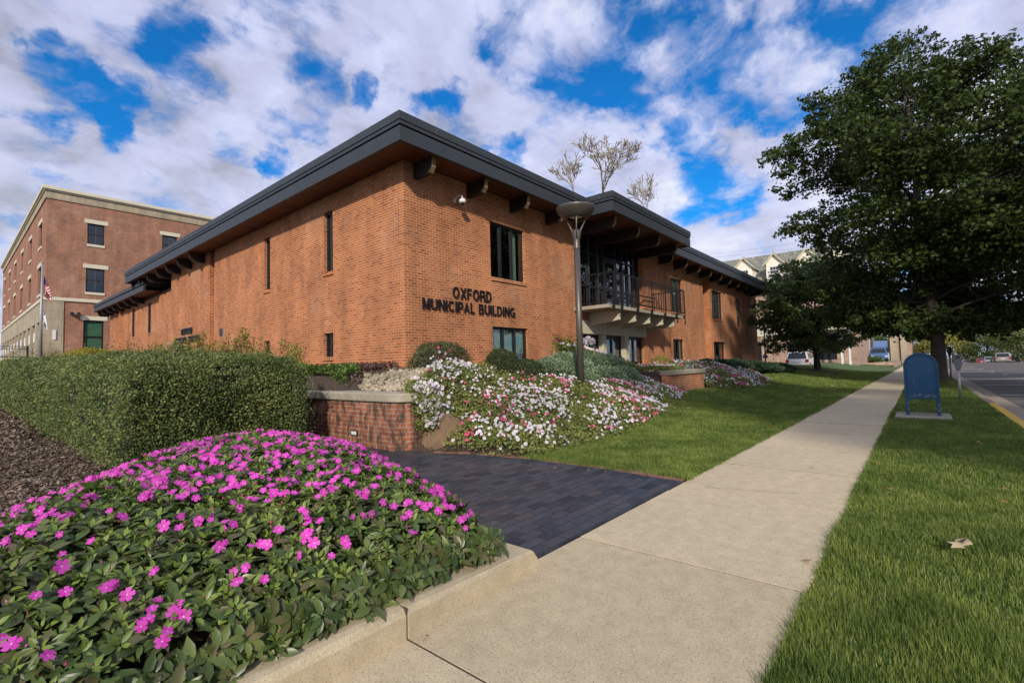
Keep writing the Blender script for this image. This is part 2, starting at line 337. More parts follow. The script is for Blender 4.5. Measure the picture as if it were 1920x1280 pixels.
# foliage
M['grass'] = mat_leaf('lawn_blades', [(.105,.165,.028),(.175,.255,.045),(.245,.33,.07),(.14,.215,.037),(.42,.41,.16)], .55, .42, .3, 3.5)
M['hedge'] = mat_leaf('hedge_leaf', [(.08,.11,.038),(.15,.195,.06),(.22,.27,.088),(.12,.165,.055),(.32,.35,.115)], .55, .25, .3, 2.6)
M['hedge_core'] = mat_plain('dark_core', (.02,.022,.012), .95)  # near-black; the shade deep in the leaves is put into the colour
M['shoot'] = mat_leaf('yellow_green_shoot', [(.17,.22,.025),(.28,.32,.045),(.12,.18,.03),(.36,.36,.07)], .5, .4)
M['yellowshrub'] = mat_leaf('yellow_shrub_leaf', [(.35,.3,.02),(.5,.42,.04),(.25,.25,.03)], .5, .4)
M['boxwood'] = mat_leaf('boxwood_leaf', [(.025,.045,.012),(.045,.075,.018),(.07,.105,.026),(.09,.10,.03)], .45, .2)
M['yew'] = mat_leaf('bushy_leaf', [(.05,.065,.025),(.085,.11,.035),(.13,.14,.05),(.11,.075,.045)], .55, .25)
M['juniper'] = mat_leaf('juniper_needle', [(.13,.20,.12),(.20,.28,.17),(.27,.35,.21),(.13,.17,.08)], .6, .2)
M['dark_juniper'] = mat_leaf('dark_juniper_needle', [(.025,.055,.03),(.045,.08,.04),(.06,.1,.05)], .6, .2)
M['ivy'] = mat_leaf('ivy_leaf', [(.05,.10,.015),(.09,.16,.025),(.14,.2,.03),(.04,.08,.015)], .5, .3)
M['redplant'] = mat_leaf('wine_leaf', [(.06,.03,.03),(.11,.05,.05),(.14,.09,.06)], .6, .2)
M['petleaf'] = mat_leaf('petunia_leaf', [(.14,.19,.04),(.2,.26,.06),(.28,.33,.09),(.27,.23,.08),(.16,.22,.05)], .6, .35)
M['impleaf'] = mat_leaf('impatiens_leaf', [(.05,.085,.022),(.075,.12,.03),(.11,.165,.045),(.13,.11,.055),(.10,.15,.04),(.18,.23,.065)], .38, .28, .5, 5)
M['imptip'] = mat_leaf('impatiens_young_leaf', [(.17,.25,.04),(.24,.33,.06),(.14,.21,.04)], .45, .3)
M['lowleaf'] = mat_leaf('shaded_impatiens_leaf', [(.025,.045,.012),(.04,.065,.018),(.05,.06,.025)], .5, .2)  # darkened green; shade under the top leaves put into the colour
M['impstem'] = mat_plain('red_stem', (.14,.045,.03), .6)
def mat_petal(name, cols): return mat_leaf(name, cols, .55, .35, .3)
M['pink'] = mat_petal('magenta_petal', [(.82,.07,.60),(.90,.12,.70),(.74,.05,.52)])
M['white_petal'] = mat_petal('white_petal', [(.72,.66,.72),(.85,.8,.84),(.66,.55,.68)])
M['rose'] = mat_petal('rose_petal', [(.72,.06,.24),(.78,.14,.34),(.66,.06,.17),(.74,.26,.42)])
M['throat'] = mat_plain('petal_throat', (.22,.06,.2), .7)
M['lightthroat'] = mat_plain('pale_throat', (.85,.55,.8), .7)
M['oak'] = mat_leaf('dark_oak_leaf', [(.026,.048,.011),(.05,.086,.019),(.078,.122,.027),(.06,.092,.025),(.14,.17,.04)], .5, .42, .25)
M['smalltree'] = mat_leaf('maple_leaf', [(.06,.105,.026),(.095,.15,.036),(.13,.19,.048),(.18,.22,.06)], .45, .28)
M['yellowtree'] = mat_leaf('autumn_leaf', [(.22,.25,.035),(.38,.36,.06),(.48,.40,.07),(.18,.22,.04),(.40,.27,.06)], .6, .35)
M['greentree'] = mat_leaf('green_tree_leaf', [(.05,.08,.02),(.09,.13,.03),(.14,.18,.04)], .6, .3)
M['bareleaf'] = mat_leaf('last_yellow_leaf', [(.4,.34,.08),(.5,.42,.14),(.3,.28,.08)], .6, .35)
M['strawgrass'] = mat_leaf('straw_grass', [(.3,.22,.11),(.42,.32,.18)], .8, .3)
M['deadleaf'] = mat_leaf('dry_leaf', [(.30,.14,.06),(.42,.24,.12),(.22,.1,.05)], .8, .15)
M['paleleaf'] = mat_leaf('pale_dry_leaf', [(.62,.47,.3),(.6,.45,.3)], .8, .15)
# ------------------------------------------------------------------ camera
cam = bpy.data.cameras.new('camera'); co = bpy.data.objects.new('camera', cam); col.objects.link(co)
cam.lens = 903/1920*36; cam.sensor_width = 36; cam.clip_end = 3000; cam.clip_start = .05
RM = [[0.64576012,-0.02113089,-0.76324789],[-0.76311149,-0.05136011,-0.64422278],[-0.02558749,0.99845662,-0.04929154]]
co.matrix_world = Matrix([[*RM[0],0],[*RM[1],0],[*RM[2],1.2],[0,0,0,1]])
sc.camera = co
# ------------------------------------------------------------------ world and sun
SUN_EL = R_(27); SAX, SAY = -.80, -.60            # direction towards the sun (horizontal part)
w = bpy.data.worlds.new('World'); sc.world = w; w.use_nodes = True; nt = w.node_tree; nt.nodes.clear()
wo = nt.nodes.new('ShaderNodeOutputWorld'); bg = nt.nodes.new('ShaderNodeBackground'); nt.links.new(bg.outputs[0], wo.inputs[0])
sky = nt.nodes.new('ShaderNodeTexSky'); sky.sky_type = 'NISHITA'; sky.sun_disc = False; sky.sun_elevation = SUN_EL
sky.sun_rotation = math.atan2(SAX, SAY); sky.altitude = 250; sky.air_density = 1; sky.dust_density = .3; sky.ozone_density = 2.5
tc = nt.nodes.new('ShaderNodeTexCoord')
def WM(op, a, b=None, c=None):
    n = nt.nodes.new('ShaderNodeMath'); n.operation = op
    for i, v in enumerate((a, b, c)):
        if v is None: continue
        if isinstance(v, (int, float)): n.inputs[i].default_value = v
        else: nt.links.new(v, n.inputs[i])
    return n.outputs[0]
def VM(op, a, b=None):
    n = nt.nodes.new('ShaderNodeVectorMath'); n.operation = op
    for i, v in enumerate((a, b)):
        if v is None: continue
        if isinstance(v, tuple): n.inputs[i].default_value = v
        else: nt.links.new(v, n.inputs[i])
    return n
D = VM('NORMALIZE', tc.outputs['Generated']).outputs[0]
sx = nt.nodes.new('ShaderNodeSeparateXYZ'); nt.links.new(D, sx.inputs[0])
den = WM('ADD', WM('MAXIMUM', sx.outputs[2], 0.0), .32)
cx = nt.nodes.new('ShaderNodeCombineXYZ'); nt.links.new(WM('DIVIDE', sx.outputs[0], den), cx.inputs[0]); nt.links.new(WM('DIVIDE', sx.outputs[1], den), cx.inputs[1])
PL = cx.outputs[0]
wn = noise_n(nt, 1.6, 5, PL, .6); wv = VM('MULTIPLY', VM('SUBTRACT', wn.outputs['Color'], (.5,.5,.5)).outputs[0], (.22,.22,.22)).outputs[0]
PW = VM('ADD', PL, wv).outputs[0]
na = noise_n(nt, 3.0, 14, PW, .58); nb = noise_n(nt, 1.1, 4, VM('ADD', PW, (7.3,2.1,0)).outputs[0], .5); nc = noise_n(nt, 4.2, 10, VM('ADD', PW, (1.3,9.1,0)).outputs[0], .55)
nd = noise_n(nt, 9, 12, PW, .6)
HOLES = [(0.2334,0.8383,0.4928,0.99955),(0.1089,0.9053,0.4106,0.99965),(0.1613,0.8978,0.4098,0.99982),(0.3366,0.7416,0.5803,0.99936),(0.4065,0.7659,0.4981,0.99966),(0.4068,0.8049,0.4320,0.99969),(0.6369,0.4709,0.6104,0.99853),(0.6880,0.4413,0.5762,0.99794),(0.7185,0.3642,0.5925,0.99756),(0.7774,0.2974,0.5543,0.99796),(0.8192,0.2791,0.5010,0.99867),(0.8548,0.2571,0.4507,0.99941),(0.8653,0.3105,0.3934,0.99967),(0.9078,0.2805,0.3117,0.99941),(0.8645,0.1191,0.4884,0.99918),(0.9020,0.1289,0.4121,0.99958),(0.7063,0.5843,0.3997,0.99986),(0.1623,0.9173,0.3635,0.99990),(0.8795,-0.0279,0.4750,0.99936),(0.8789,-0.0609,0.4731,0.99960),(0.4772,0.7215,0.5017,0.99992),(0.5785,0.6533,0.4883,0.99985),(0.7559,0.4202,0.5021,0.99982),(0.8427,0.2252,0.4890,0.99969),(0.8858,0.1721,0.4310,0.99961),(0.0691,0.8903,0.4500,0.99993),(0.8725,0.0509,0.4860,0.99979),(0.3752,0.8487,0.3727,0.99992)]
# lens-shaped openings in the cloud deck, blurred by the same noise that shapes the clouds
DW = VM('NORMALIZE', VM('ADD', D, VM('MULTIPLY', VM('SUBTRACT', noise_n(nt, 9, 6, D, .6).outputs['Color'], (.5,.5,.5)).outputs[0], (.16,.16,.16)).outputs[0]).outputs[0]).outputs[0]
acc = None
for (x, y, z, c) in HOLES:
    d = nt.nodes.new('ShaderNodeVectorMath'); d.operation = 'DOT_PRODUCT'; nt.links.new(DW, d.inputs[0]); d.inputs[1].default_value = (x, y, z)
    mr = nt.nodes.new('ShaderNodeMapRange'); mr.interpolation_type = 'SMOOTHSTEP'
    mr.inputs['From Min'].default_value = 1-(1-c)*7; mr.inputs['From Max'].default_value = 1; nt.links.new(d.outputs['Value'], mr.inputs['Value'])
    acc = mr.outputs[0] if acc is None else WM('ADD', acc, mr.outputs[0])
acc = WM('MINIMUM', acc, 1.0)
dens = WM('ADD', WM('MULTIPLY', na.outputs[0], 1.1), WM('MULTIPLY', nd.outputs[0], .75))
dens = WM('SUBTRACT', dens, .228)
dens = WM('SUBTRACT', dens, WM('MULTIPLY', acc, .24))
cov = nt.nodes.new('ShaderNodeMapRange'); cov.interpolation_type = 'SMOOTHSTEP'; cov.inputs['From Min'].default_value = .36; cov.inputs['From Max'].default_value = .70; nt.links.new(dens, cov.inputs['Value'])
shade = WM('ADD', WM('MULTIPLY', nc.outputs[0], .6), WM('MULTIPLY', na.outputs[0], .4))
lft = nt.nodes.new('ShaderNodeMapRange'); lft.inputs['From Min'].default_value = .55; lft.inputs['From Max'].default_value = .95; lft.inputs['To Max'].default_value = .06; nt.links.new(sx.outputs[1], lft.inputs['Value'])
shade = WM('SUBTRACT', shade, lft.outputs[0])
cl = ramp(nt, shade, [(.38,(.38,.40,.52)),(.46,(.53,.56,.78)),(.54,(.64,.68,.93)),(.64,(.87,.89,.99))])
skc = mixc(nt, sky.outputs[0], (.010,.095,.165), 1.0, 'MULTIPLY')
hz = nt.nodes.new('ShaderNodeMapRange'); hz.inputs['From Min'].default_value = .45; hz.inputs['From Max'].default_value = 0; nt.links.new(sx.outputs[2], hz.inputs['Value'])
cl2 = mixc(nt, cl.outputs[0], (.80,.84,.93), WM('MULTIPLY', hz.outputs[0], .35))
fin = mixc(nt, skc, cl2, cov.outputs[0])
nt.links.new(fin, bg.inputs[0]); bg.inputs[1].default_value = 1.02
sl = bpy.data.lights.new('sun', 'SUN'); sl.energy = 3.8; sl.angle = R_(2.5); sl.color = (1,.92,.81)
so = bpy.data.objects.new('sun', sl); col.objects.link(so)
sd = Vector((SAX*math.cos(SUN_EL), SAY*math.cos(SUN_EL), math.sin(SUN_EL))); so.rotation_euler = sd.to_track_quat('Z','Y').to_euler(); so.location = sd*60
sc.view_settings.view_transform = 'Standard'; sc.view_settings.look = 'None'; sc.view_settings.exposure = 0; sc.view_settings.gamma = 1
sc.cycles.max_bounces = 8; sc.cycles.transparent_max_bounces = 12; sc.cycles.use_denoising = True
# ------------------------------------------------------------------ terrain
EX = [4.3,4.6,4.75,4.9,6,7,8,10,12,13.3,15,16,18,20,23,30,60]; EY = [5.5,5.0,4.5,3.95,3.75,3.75,3.8,4.15,4.7,5.0,5.45,5.25,4.6,4.3,5.0,7.5,9]
def Eb(x): return np.interp(x, EX, EY)
def yL(x): return 1.885 - .0075*np.asarray(x, float)
def G(x, y):
    x = np.asarray(x, float); y = np.asarray(y, float)
    zl = .6*ss((y-2.3)/6.2)*ss((x-4.6)/5)
    e = Eb(x); t = ss((y-e)/(8.7-e+1e-6)); zb = np.where((y > e) & (x > 4.3), zl+(1.12-zl)*t*np.clip((44-x)/10, 0, 1), zl)
    inp = (x > 13.3) & (x < 16.25) & (y > 5.55); zb = np.where(inp, np.maximum(zb, .90), zb)
    r = .78+.42*ss((x-4.4)/2.8); fx = np.clip(x-4.75, 0, 9); f = ss((y-(5.85-.55*fx))/(.12+1.3*fx)); zb = np.where((x > 4.33) & (x < 9), np.maximum(zb, r*f), zb)
    left = .04*ss((y-5)/3) + .012*np.clip(y-8, 0, 16) + 1.9*ss((y-25)/17)
    return np.where(x <= 4.3, left, zb)
def patch(name, xs, ys, cond, off, mat, kind='structure', parent=None):
    X, Y = np.meshgrid(xs, ys, indexing='ij'); V = np.stack([X, Y, G(X, Y)+off], -1).reshape(-1, 3)
    nx, ny = len(xs), len(ys); i, j = np.meshgrid(np.arange(nx-1), np.arange(ny-1), indexing='ij'); a = (i*ny+j).ravel()
    xc = ((X[:-1,:-1]+X[1:,1:])/2).ravel(); yc = ((Y[:-1,:-1]+Y[1:,1:])/2).ravel()
    k = cond(xc, yc); a = a[k]; F = np.stack([a, a+ny, a+ny+1, a+1], -1)
    o = np_mesh(name, V, [(F, 0)], [mat], parent, smooth=True); o['kind'] = kind; return o
def ax(*segs):
    r = []
    for a, b, s in segs: r += list(np.arange(a, b, s))
    return np.array(r+[segs[-1][1]])
xs = ax((-12,-2,1),(-2,8,.15),(8,20,.3),(20,46,.8),(46,130,6)); ys = ax((-1.2,2,.4),(2,10,.15),(10,30,.5),(30,60,1.2),(60,130,6))
patch('ground', xs, ys, lambda x, y: ~((y < 1.9) & (y > .45) & (x > -6)) , -.03, M['mulch'])
MB().box(-300,600,-400,500,-2.6,-2.5).build('distant_ground', M['earth']).__setitem__('kind', 'structure')
# lawns
lawn = lambda x, y: ((y > yL(x)-.02) & (y < Eb(x)+.1) & (x > 4.82-.0*y) & (x > 4.85+np.maximum(0, 0))) | ((x > 24) & (y > yL(x)-.02) & (y < 60))
patch('lawn', ax((4.7,12,.1),(12,46,.4),(46,130,4)), ax((1.6,6,.08),(6,14,.4),(14,60,3)), lawn, -.012, M['turf'])
patch('verge', ax((-4,30,.5),(30,95,3)), np.array([-1.2,-.8,-.4,0,.49]), lambda x, y: x > -99, -.012, M['turf'])
# sidewalk slabs
s = MB(); s.box(-6, 61, .505, 1.40, -.12, -.008); s.build('sidewalk_bed', M['mulch']).__setitem__('kind', 'structure')
s = MB(); k = -4
while True:
    x0 = 1.365+1.52*k; x1 = x0+1.52-.007
    if x0 > 62: break
    a, b = yL(x0), yL(x1)
    zt = .0025*math.sin(k*2.3)
    s.add([(x0,.5,-.1),(x1,.5,-.1),(x1,b,-.1),(x0,a,-.1),(x0,.5,zt),(x1,.5,zt),(x1,b,zt),(x0,a,zt)], [(0,3,2,1),(4,5,6,7),(0,1,5,4),(1,2,6,5),(2,3,7,6),(3,0,4,7)]); k += 1
s.build('sidewalk', M['walk'], bevel=.002, seg=1)['kind'] = 'structure'
f_ = MB()
for k in range(-3, 40):
    x0 = 1.365+1.52*k; f_.box(x0-.0068, x0-.0002, .505, float(yL(x0))-.003, -.06, -.0012)
f_.build('sidewalk_joints', M['joint'])['kind'] = 'structure'
# street
xr = [-40,20,60,95,110,135,170,260]; zr = [-.13,-.13,-.13,-.13,-.75,-1.6,-2.3,-2.45]
s = MB()
for i in range(len(xr)-1):
    s.add([(xr[i],-30,zr[i]),(xr[i+1],-30,zr[i+1]),(xr[i+1],-1.75,zr[i+1]),(xr[i],-1.75,zr[i])], [(0,1,2,3)])
s.build('street', M['asphalt'])['kind'] = 'structure'
MB().box(-40,95,-1.8,-1.33,-.3,-.126).build('gutter', M['gutter'])['kind'] = 'structure'
k1 = MB()
for i in range(0, 32): k1.box(16.4+i*2.5, 16.4+i*2.5+2.492, -1.35, -1.2, -.3, .0)
k1.build('street_curb', M['gutter'], bevel=.02)['kind'] = 'structure'
k1 = MB()
for i in range(-8, 0): k1.box(16.4+i*2.5, 16.4+i*2.5+2.492, -1.35, -1.2, -.3, .0)
k1.build('yellow_curb', M['yellow_paint'], bevel=.02)['kind'] = 'structure'
s = MB()
for x in (21.5,28.3,35.0,41.8,48.5,57,66,76):
    s.box(x, x+.11, -3.9, -1.85, -.128, -.122); s.box(x-.5, x+.6, -3.98, -3.88, -.128, -.1215)
s.build('parking_markings', M['white_paint'])['kind'] = 'structure'
# paver path
s = MB(); poly = [(2.35,1.895),(4.78,1.86),(4.86,2.7),(4.85,3.9),(4.68,4.75),(4.46,5.35),(4.40,5.74),(4.25,5.9),(4.25,26),(3.2,26),(3.2,6.6),(2.2,5),(2.2,3)]
s.add([(x, y, .004) for x, y in poly]+[(x, y, -.08) for x, y in poly], [tuple(range(len(poly)))] + [(i, (i+1) % len(poly), (i+1) % len(poly)+len(poly), i+len(poly)) for i in range(len(poly))])
s.build('paver_path', M['paver'])['kind'] = 'structure'
e = MB(); ep = [(4.80,1.9),(4.90,2.75),(4.89,3.9),(4.72,4.78),(4.5,5.4)]
for i in range(len(ep)-1):
    a = Vector((*ep[i],0)); b = Vector((*ep[i+1],0)); d = (b-a); n = int(d.length/.2); d.normalize(); q = Vector((-d.y, d.x, 0))
    for j in range(n):
        p = a+d*(.2*j+.005); r = p+d*.19; h = .006+random.uniform(-.006,.006)
        vs = [p-q*.0, r-q*.0, r-q*.09, p-q*.09]
        e.add([(v.x, v.y, -.05) for v in vs]+[(v.x, v.y, h) for v in vs], [(0,3,2,1),(4,5,6,7),(0,1,5,4),(1,2,6,5),(2,3,7,6),(3,0,4,7)])
e.build('brick_edging', M['orange_stone'])['kind'] = 'structure'
# planting kerb beside the sidewalk
s = MB()
def kerbpiece(x0, x1, endslope=False):
    yf = 1.80; pr = [(yf,-.1),(yf,.10),(yf+.02,.128),(yf+.05,.135),(yf+.24,.135),(yf+.24,-.1)]
    n = len(pr); s.add([(x0,a,b) for a,b in pr]+[(x1+(0 if not endslope or b < 0 else -.16), a, b if not endslope else min(b,.105)) for a,b in pr],
        [tuple(range(n)), tuple(range(2*n-1,n-1,-1))]+[(i,(i+1)%n,(i+1)%n+n,i+n) for i in range(n)])
kerbpiece(-2.0,-.16); kerbpiece(-.156,1.358); kerbpiece(1.365,2.44, True)
tag(s.build('bed_kerb', M['kerb'], bevel=.003), 'low concrete kerb holding the magenta flower bed beside the sidewalk', 'kerb')
MB().box(1.3585,1.3648,1.803,2.03,-.05,.130).build('kerb_joint', M['joint'])['kind'] = 'structure'
# ------------------------------------------------------------------ main building
class Face:
    """axis 'y': wall facing -Y at y=c, u = x.  axis 'x': wall facing -X at x=c, u = y.  w = distance outwards"""
    def __init__(s, axis, c): s.a = axis; s.c = c
    def box(s, mb, u0, u1, w0, w1, z0, z1):
        if s.a == 'y': mb.box(u0, u1, s.c-w0, s.c-w1, z0, z1)
        else: mb.box(s.c-w0, s.c-w1, u0, u1, z0, z1)
        return mb
    def P(s, u, w, z): return (u, s.c-w, z) if s.a == 'y' else (s.c-w, u, z)
def wall(face, u0, u1, z0, z1, ops, depth, mb):
    us = sorted({u0, u1, *[o[0] for o in ops], *[o[1] for o in ops]}); zs = sorted({z0, z1, *[o[2] for o in ops], *[o[3] for o in ops]})
    for i in range(len(us)-1):
        for j in range(len(zs)-1):
            uc, zc = (us[i]+us[i+1])/2, (zs[j]+zs[j+1])/2
            if any(o[0] < uc < o[1] and o[2] < zc < o[3] for o in ops): continue
            face.box(mb, us[i], us[i+1], 0, -depth, zs[j], zs[j+1])
bld = empty('municipal_building', (7.24,9.47,0), 0, 'long two storey orange brick civic building with flat charcoal eaves and black lettering', 'building')
def bp(mb, name, mat, **k): # part of the building: built in world coordinates
    o = mb.build(name, mat, None, **k); o.parent = bld; o.matrix_parent_inverse = Matrix.Translation((-7.24,-9.47,0)); return o
def sub(mb, name, mat, par, **k):
    o = mb.build(name, mat, None, **k); o.parent = par; o.matrix_parent_inverse = par.matrix_world.inverted() if False else Matrix.Identity(4); return o
FR = Face('y', 9.47); FL = Face('x', 7.24); FW = Face('x', 7.62)
ZT = 6.31
opsR = [(10.34,11.96,3.80,5.48),(10.36,12.02,1.20,2.35),(14.95,20.62,3.28,6.31),(15.2,20.55,.5,2.72),(23.83,25.4,3.70,5.48),(23.86,25.3,1.04,2.32),(28.6,29.82,0,6.31),
        (30.15,32.2,3.72,5.48),(30.15,32.5,.7,2.32),(35.3,35.75,3.45,5.4),(39.05,39.5,3.45,5.4)]
opsL = [(12.81,13.31,4.05,5.85),(16.95,17.4,4.02,5.86),(12.83,13.37,1.57,2.27),(16.98,17.44,1.54,2.26),(22.2,22.75,0,6.31)]
opsW = [(33.3,33.7,3.55,5.3),(36.9,37.3,3.55,5.3),(40.5,40.9,3.55,5.3)]
mb = MB(); wall(FR, 7.24+.0, 40.6, .3, ZT, opsR, .22, mb)
wall(FL, 9.70, 28.06, .3, ZT, opsL, .22, mb); wall(FW, 28.3, 43.6, .8, 5.5, opsW, .22, mb)
mb.box(40.4,40.6,9.7,24,.3,ZT); mb.box(7.46,40.3,40,40.2,.3,5.5); mb.box(7.6,7.8,27.86,28.06,.3,ZT); mb.box(7.84,40,43.4,43.6,.8,5.5)
mb.box(28.5,29.9,9.85,9.95,.3,ZT); mb.box(7.45,7.55,22.0,22.9,.3,ZT)
mb.box(28.55,28.598,9.692,9.85,.3,ZT); mb.box(29.822,29.9,9.692,9.85,.3,ZT)
bp(mb, 'brick_wall', M['brick'])
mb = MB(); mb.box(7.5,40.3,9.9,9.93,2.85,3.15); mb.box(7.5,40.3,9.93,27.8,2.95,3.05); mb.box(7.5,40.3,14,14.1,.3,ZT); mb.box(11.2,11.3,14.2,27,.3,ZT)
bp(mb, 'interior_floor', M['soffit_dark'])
# notch side reveals show full bricks (short returns already come from the wall cells)
# roof: lower fascia, gap, middle band, upper band
mb = MB()
XF, YF = 6.46, 8.56
def ring(mb, o, z0, z1, th=.10):
    x0, y0 = XF-o, YF-o
    mb.box(x0, x0+th, y0, 33.45, z0, z1)                       # left run
    mb.box(x0+th, 14.30-o, y0, y0+th, z0, z1)                      # front run to the porch roof
    mb.box(14.30-o, 14.30-o+th, 7.54-o, y0+th, z0, z1) if True else None
    mb.box(14.30-o+th, 21.42+o, 7.54-o, 7.54-o+th, z0, z1)
    mb.box(21.42+o-th, 21.42+o, 7.54-o+th, y0+th, z0, z1)
    mb.box(21.42+o, 41.1, y0, y0+th, z0, z1)
    mb.box(41.0, 41.1, y0+th, 24, z0, z1); mb.box(x0+th, 12, 33.35, 33.45, z0, z1)
ring(mb, 0, 6.27, 6.60); low = bp(mb, 'fascia', M['fascia'])
mb = MB(); ring(mb, -.05, 6.58, 6.64, .08); bp(mb, 'fascia_gap', M['soffit_dark'])  # near-black strip; the shadow of the recess put into the colour
mb = MB(); ring(mb, .012, 6.64, 6.725); bp(mb, 'fascia', M['fascia'], bevel=.006)
mb = MB(); ring(mb, .028, 6.735, 6.93); bp(mb, 'roof_edge', M['fascia'], bevel=.006)
# thin cover strips at the panel joints
for a in [(XF-.032, XF-.02, y, y+.02) for y in np.arange(9.6, 33, 3.05)]+[(x, x+.02, YF-.032, YF-.02) for x in list(np.arange(7.5, 14, 3.05))+list(np.arange(22.3, 41, 3.05))]+[(x, x+.02, 7.508, 7.52) for x in (14.7,17.75,20.8)]+[(14.24,14.28,8.0,8.02)]:
    mb = MB(); mb.box(*a, 6.737, 6.932); bp(mb, 'joint_strip', M['mull'])
mb = MB(); mb.box(6.5,14.4,8.6,33.3,6.70,6.86); mb.box(14.4,21.3,7.6,24,6.70,6.86); mb.box(21.3,41,8.6,24,6.70,6.86); bp(mb, 'roof', M['fascia'])
mb = MB(); mb.box(6.56,14.42,8.66,9.47,6.31,6.33); mb.box(6.56,7.24,9.47,28.06,6.31,6.33); mb.box(6.56,9,28.07,33.3,6.31,6.33); mb.box(14.421,21.3,7.64,9.9,6.312,6.332); mb.box(21.301,41,8.66,9.47,6.31,6.33)
bp(mb, 'soffit', M['soffit'])
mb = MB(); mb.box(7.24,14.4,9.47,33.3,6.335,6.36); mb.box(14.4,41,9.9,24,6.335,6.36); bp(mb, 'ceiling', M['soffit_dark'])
def rafter(x, yw, yt, yend=None):
    m1 = MB(); zt, zb = 6.31, 5.93
    m1.prism([(yw, zb),(yt+.10, zb),(yt, zb+.13),(yt-.02, zt),(yw, zt)], x, x+.15, 'x'); o = bp(m1, 'rafter', M['beam'])
    m2 = MB(); m2.add([(x+.006,yt+.098,zb+.002),(x+.144,yt+.098,zb+.002),(x+.144,yt-.004,zb+.13),(x+.006,yt-.004,zb+.13),(x+.006,yt-.024,zt-.01),(x+.144,yt-.024,zt-.01)], [(0,1,2,3),(3,2,5,4)])
    e = m2.build('end_grain', M['beam_end']); e.parent = o
for k in range(18):
    x = 7.54+1.86*k
    if x > 40.7: break
    if 14.3 < x < 21.4: rafter(x, 9.9, 7.86)
    else: rafter(x, 9.468, 8.78)
def rafter_l(y, xw, xt, zt, zb):
    m1 = MB(); m1.prism([(xw, zb),(xt+.10, zb),(xt, zb+.13),(xt-.02, zt),(xw, zt)], y, y+.15, 'y'); bp(m1, 'rafter', M['beam'])
for y in (23.3,24.95,26.6): rafter_l(y, 7.238, 6.68, 6.31, 5.93)
for y in (28.2,29.85,31.5,33.0): rafter_l(y, 7.62, 6.68, 6.31, 5.93)
# lower wing
mb = MB(); mb.box(6.8,6.9,31.2,44.1,5.66,5.93); mb.box(6.9,12,44.0,44.1,5.66,5.93); bp(mb, 'fascia', M['fascia'])
mb = MB(); mb.box(6.77,6.9,31.2,44.13,5.99,6.17); mb.box(6.9,12,44.03,44.13,5.99,6.17); bp(mb, 'roof_edge', M['fascia'])
mb = MB(); mb.box(6.84,12,31.2,44.05,5.935,5.985); mb.box(6.85,12,31.2,44.03,6.0,6.12); bp(mb, 'roof', M['fascia'])
mb = MB(); mb.box(6.9,7.9,31.3,44.0,5.68,5.70); mb.box(7.62,8.4,28.3,44,5.5,5.68); bp(mb, 'soffit', M['soffit'])
for y in (34.6,36.2,37.8,39.4,41.0,42.6,43.8): rafter_l(y, 7.62, 7.0, 5.68, 5.36)
# windows
def window(face, u0, u1, z0, z1, n, rec=.12, blinds=(), sill=True, name='window', fr=.055, bl=(0,1), slim=False):
    mb = MB(); d0, d1 = -rec+.03, -rec-.05
    face.box(mb, u0, u0+fr, d0, d1, z0, z1); face.box(mb, u1-fr, u1, d0, d1, z0, z1)
    face.box(mb, u0+fr, u1-fr, d0, d1, z1-fr*1.2, z1); face.box(mb, u0+fr, u1-fr, d0, d1, z0, z0+fr)
    o = bp(mb, name, M['frame'], bevel=.004)
    us = [u0+(u1-u0)*k/n for k in range(n+1)]
    for k in range(1, n):
        m2 = MB(); face.box(m2, us[k]-.03, us[k]+.03, d0-.002, d1, z0+fr, z1-fr*1.2); e = m2.build('mullion', M['frame'], bevel=.003); e.parent = o
        m2 = MB(); face.box(m2, us[k]+.031, us[k]+.048, d0-.012, d1, z0+fr, z1-fr*1.2); e = m2.build('pale_mullion_strip', M['mull']); e.parent = o
    m2 = MB(); face.box(m2, u0+fr, u1-fr, -rec-.012, -rec-.018, z0+fr, z1-fr*1.2); e = m2.build('pane', M['glass']); e.parent = o
    for k in blinds:
        a, b = us[k]+.04, us[k+1]-.04
        zz0 = z0+fr+(z1-z0)*bl[0]; zz1 = z1-fr*1.2
        m2 = MB(); face.box(m2, a, b, -rec-.07, -rec-.08, zz0, zz1); e = m2.build('blind', M['curtain']); e.parent = o
    if sill:
        m2 = MB(); face.box(m2, u0-.03, u1+.03, .045, -.10, z0-.10, z0-.002); e = m2.build('sill', M['brick'], bevel=.004); e.parent = o
        e['label'] = 'projecting brick window sill'
    return o
window(FR, 10.34,11.96,3.80,5.48, 3, blinds=())
m2 = MB(); FR.box(m2, 11.50,11.78,-.24,-.25,3.86,5.40); bp(m2, 'curtain', M['curtain'])
window(FR, 10.36,12.02,1.20,2.35, 3, blinds=(0,1,2), sill=False, bl=(.28,1))
window(FR, 23.83,25.4,3.70,5.48, 3, blinds=(1,)); window(FR, 23.86,25.3,1.04,2.32, 3, blinds=(2,), sill=False)
window(FR, 30.15,32.2,3.72,5.48, 4, blinds=(1,2)); window(FR, 30.15,32.5,.7,2.32, 3, rec=.18, sill=False)
for u in (35.3,39.05): window(FR, u, u+.45,3.45,5.4, 1, fr=.04, rec=.0)
window(FL, 12.81,13.31,4.05,5.85, 2, blinds=(0,)); window(FL, 16.95,17.4,4.02,5.86, 1)
window(FL, 12.83,13.37,1.57,2.27, 2, blinds=(0,)); window(FL, 16.98,17.44,1.54,2.26, 1)
for u in (33.3,36.9,40.5): window(FW, u, u+.4,3.55,5.3, 1, fr=.04, rec=.0)
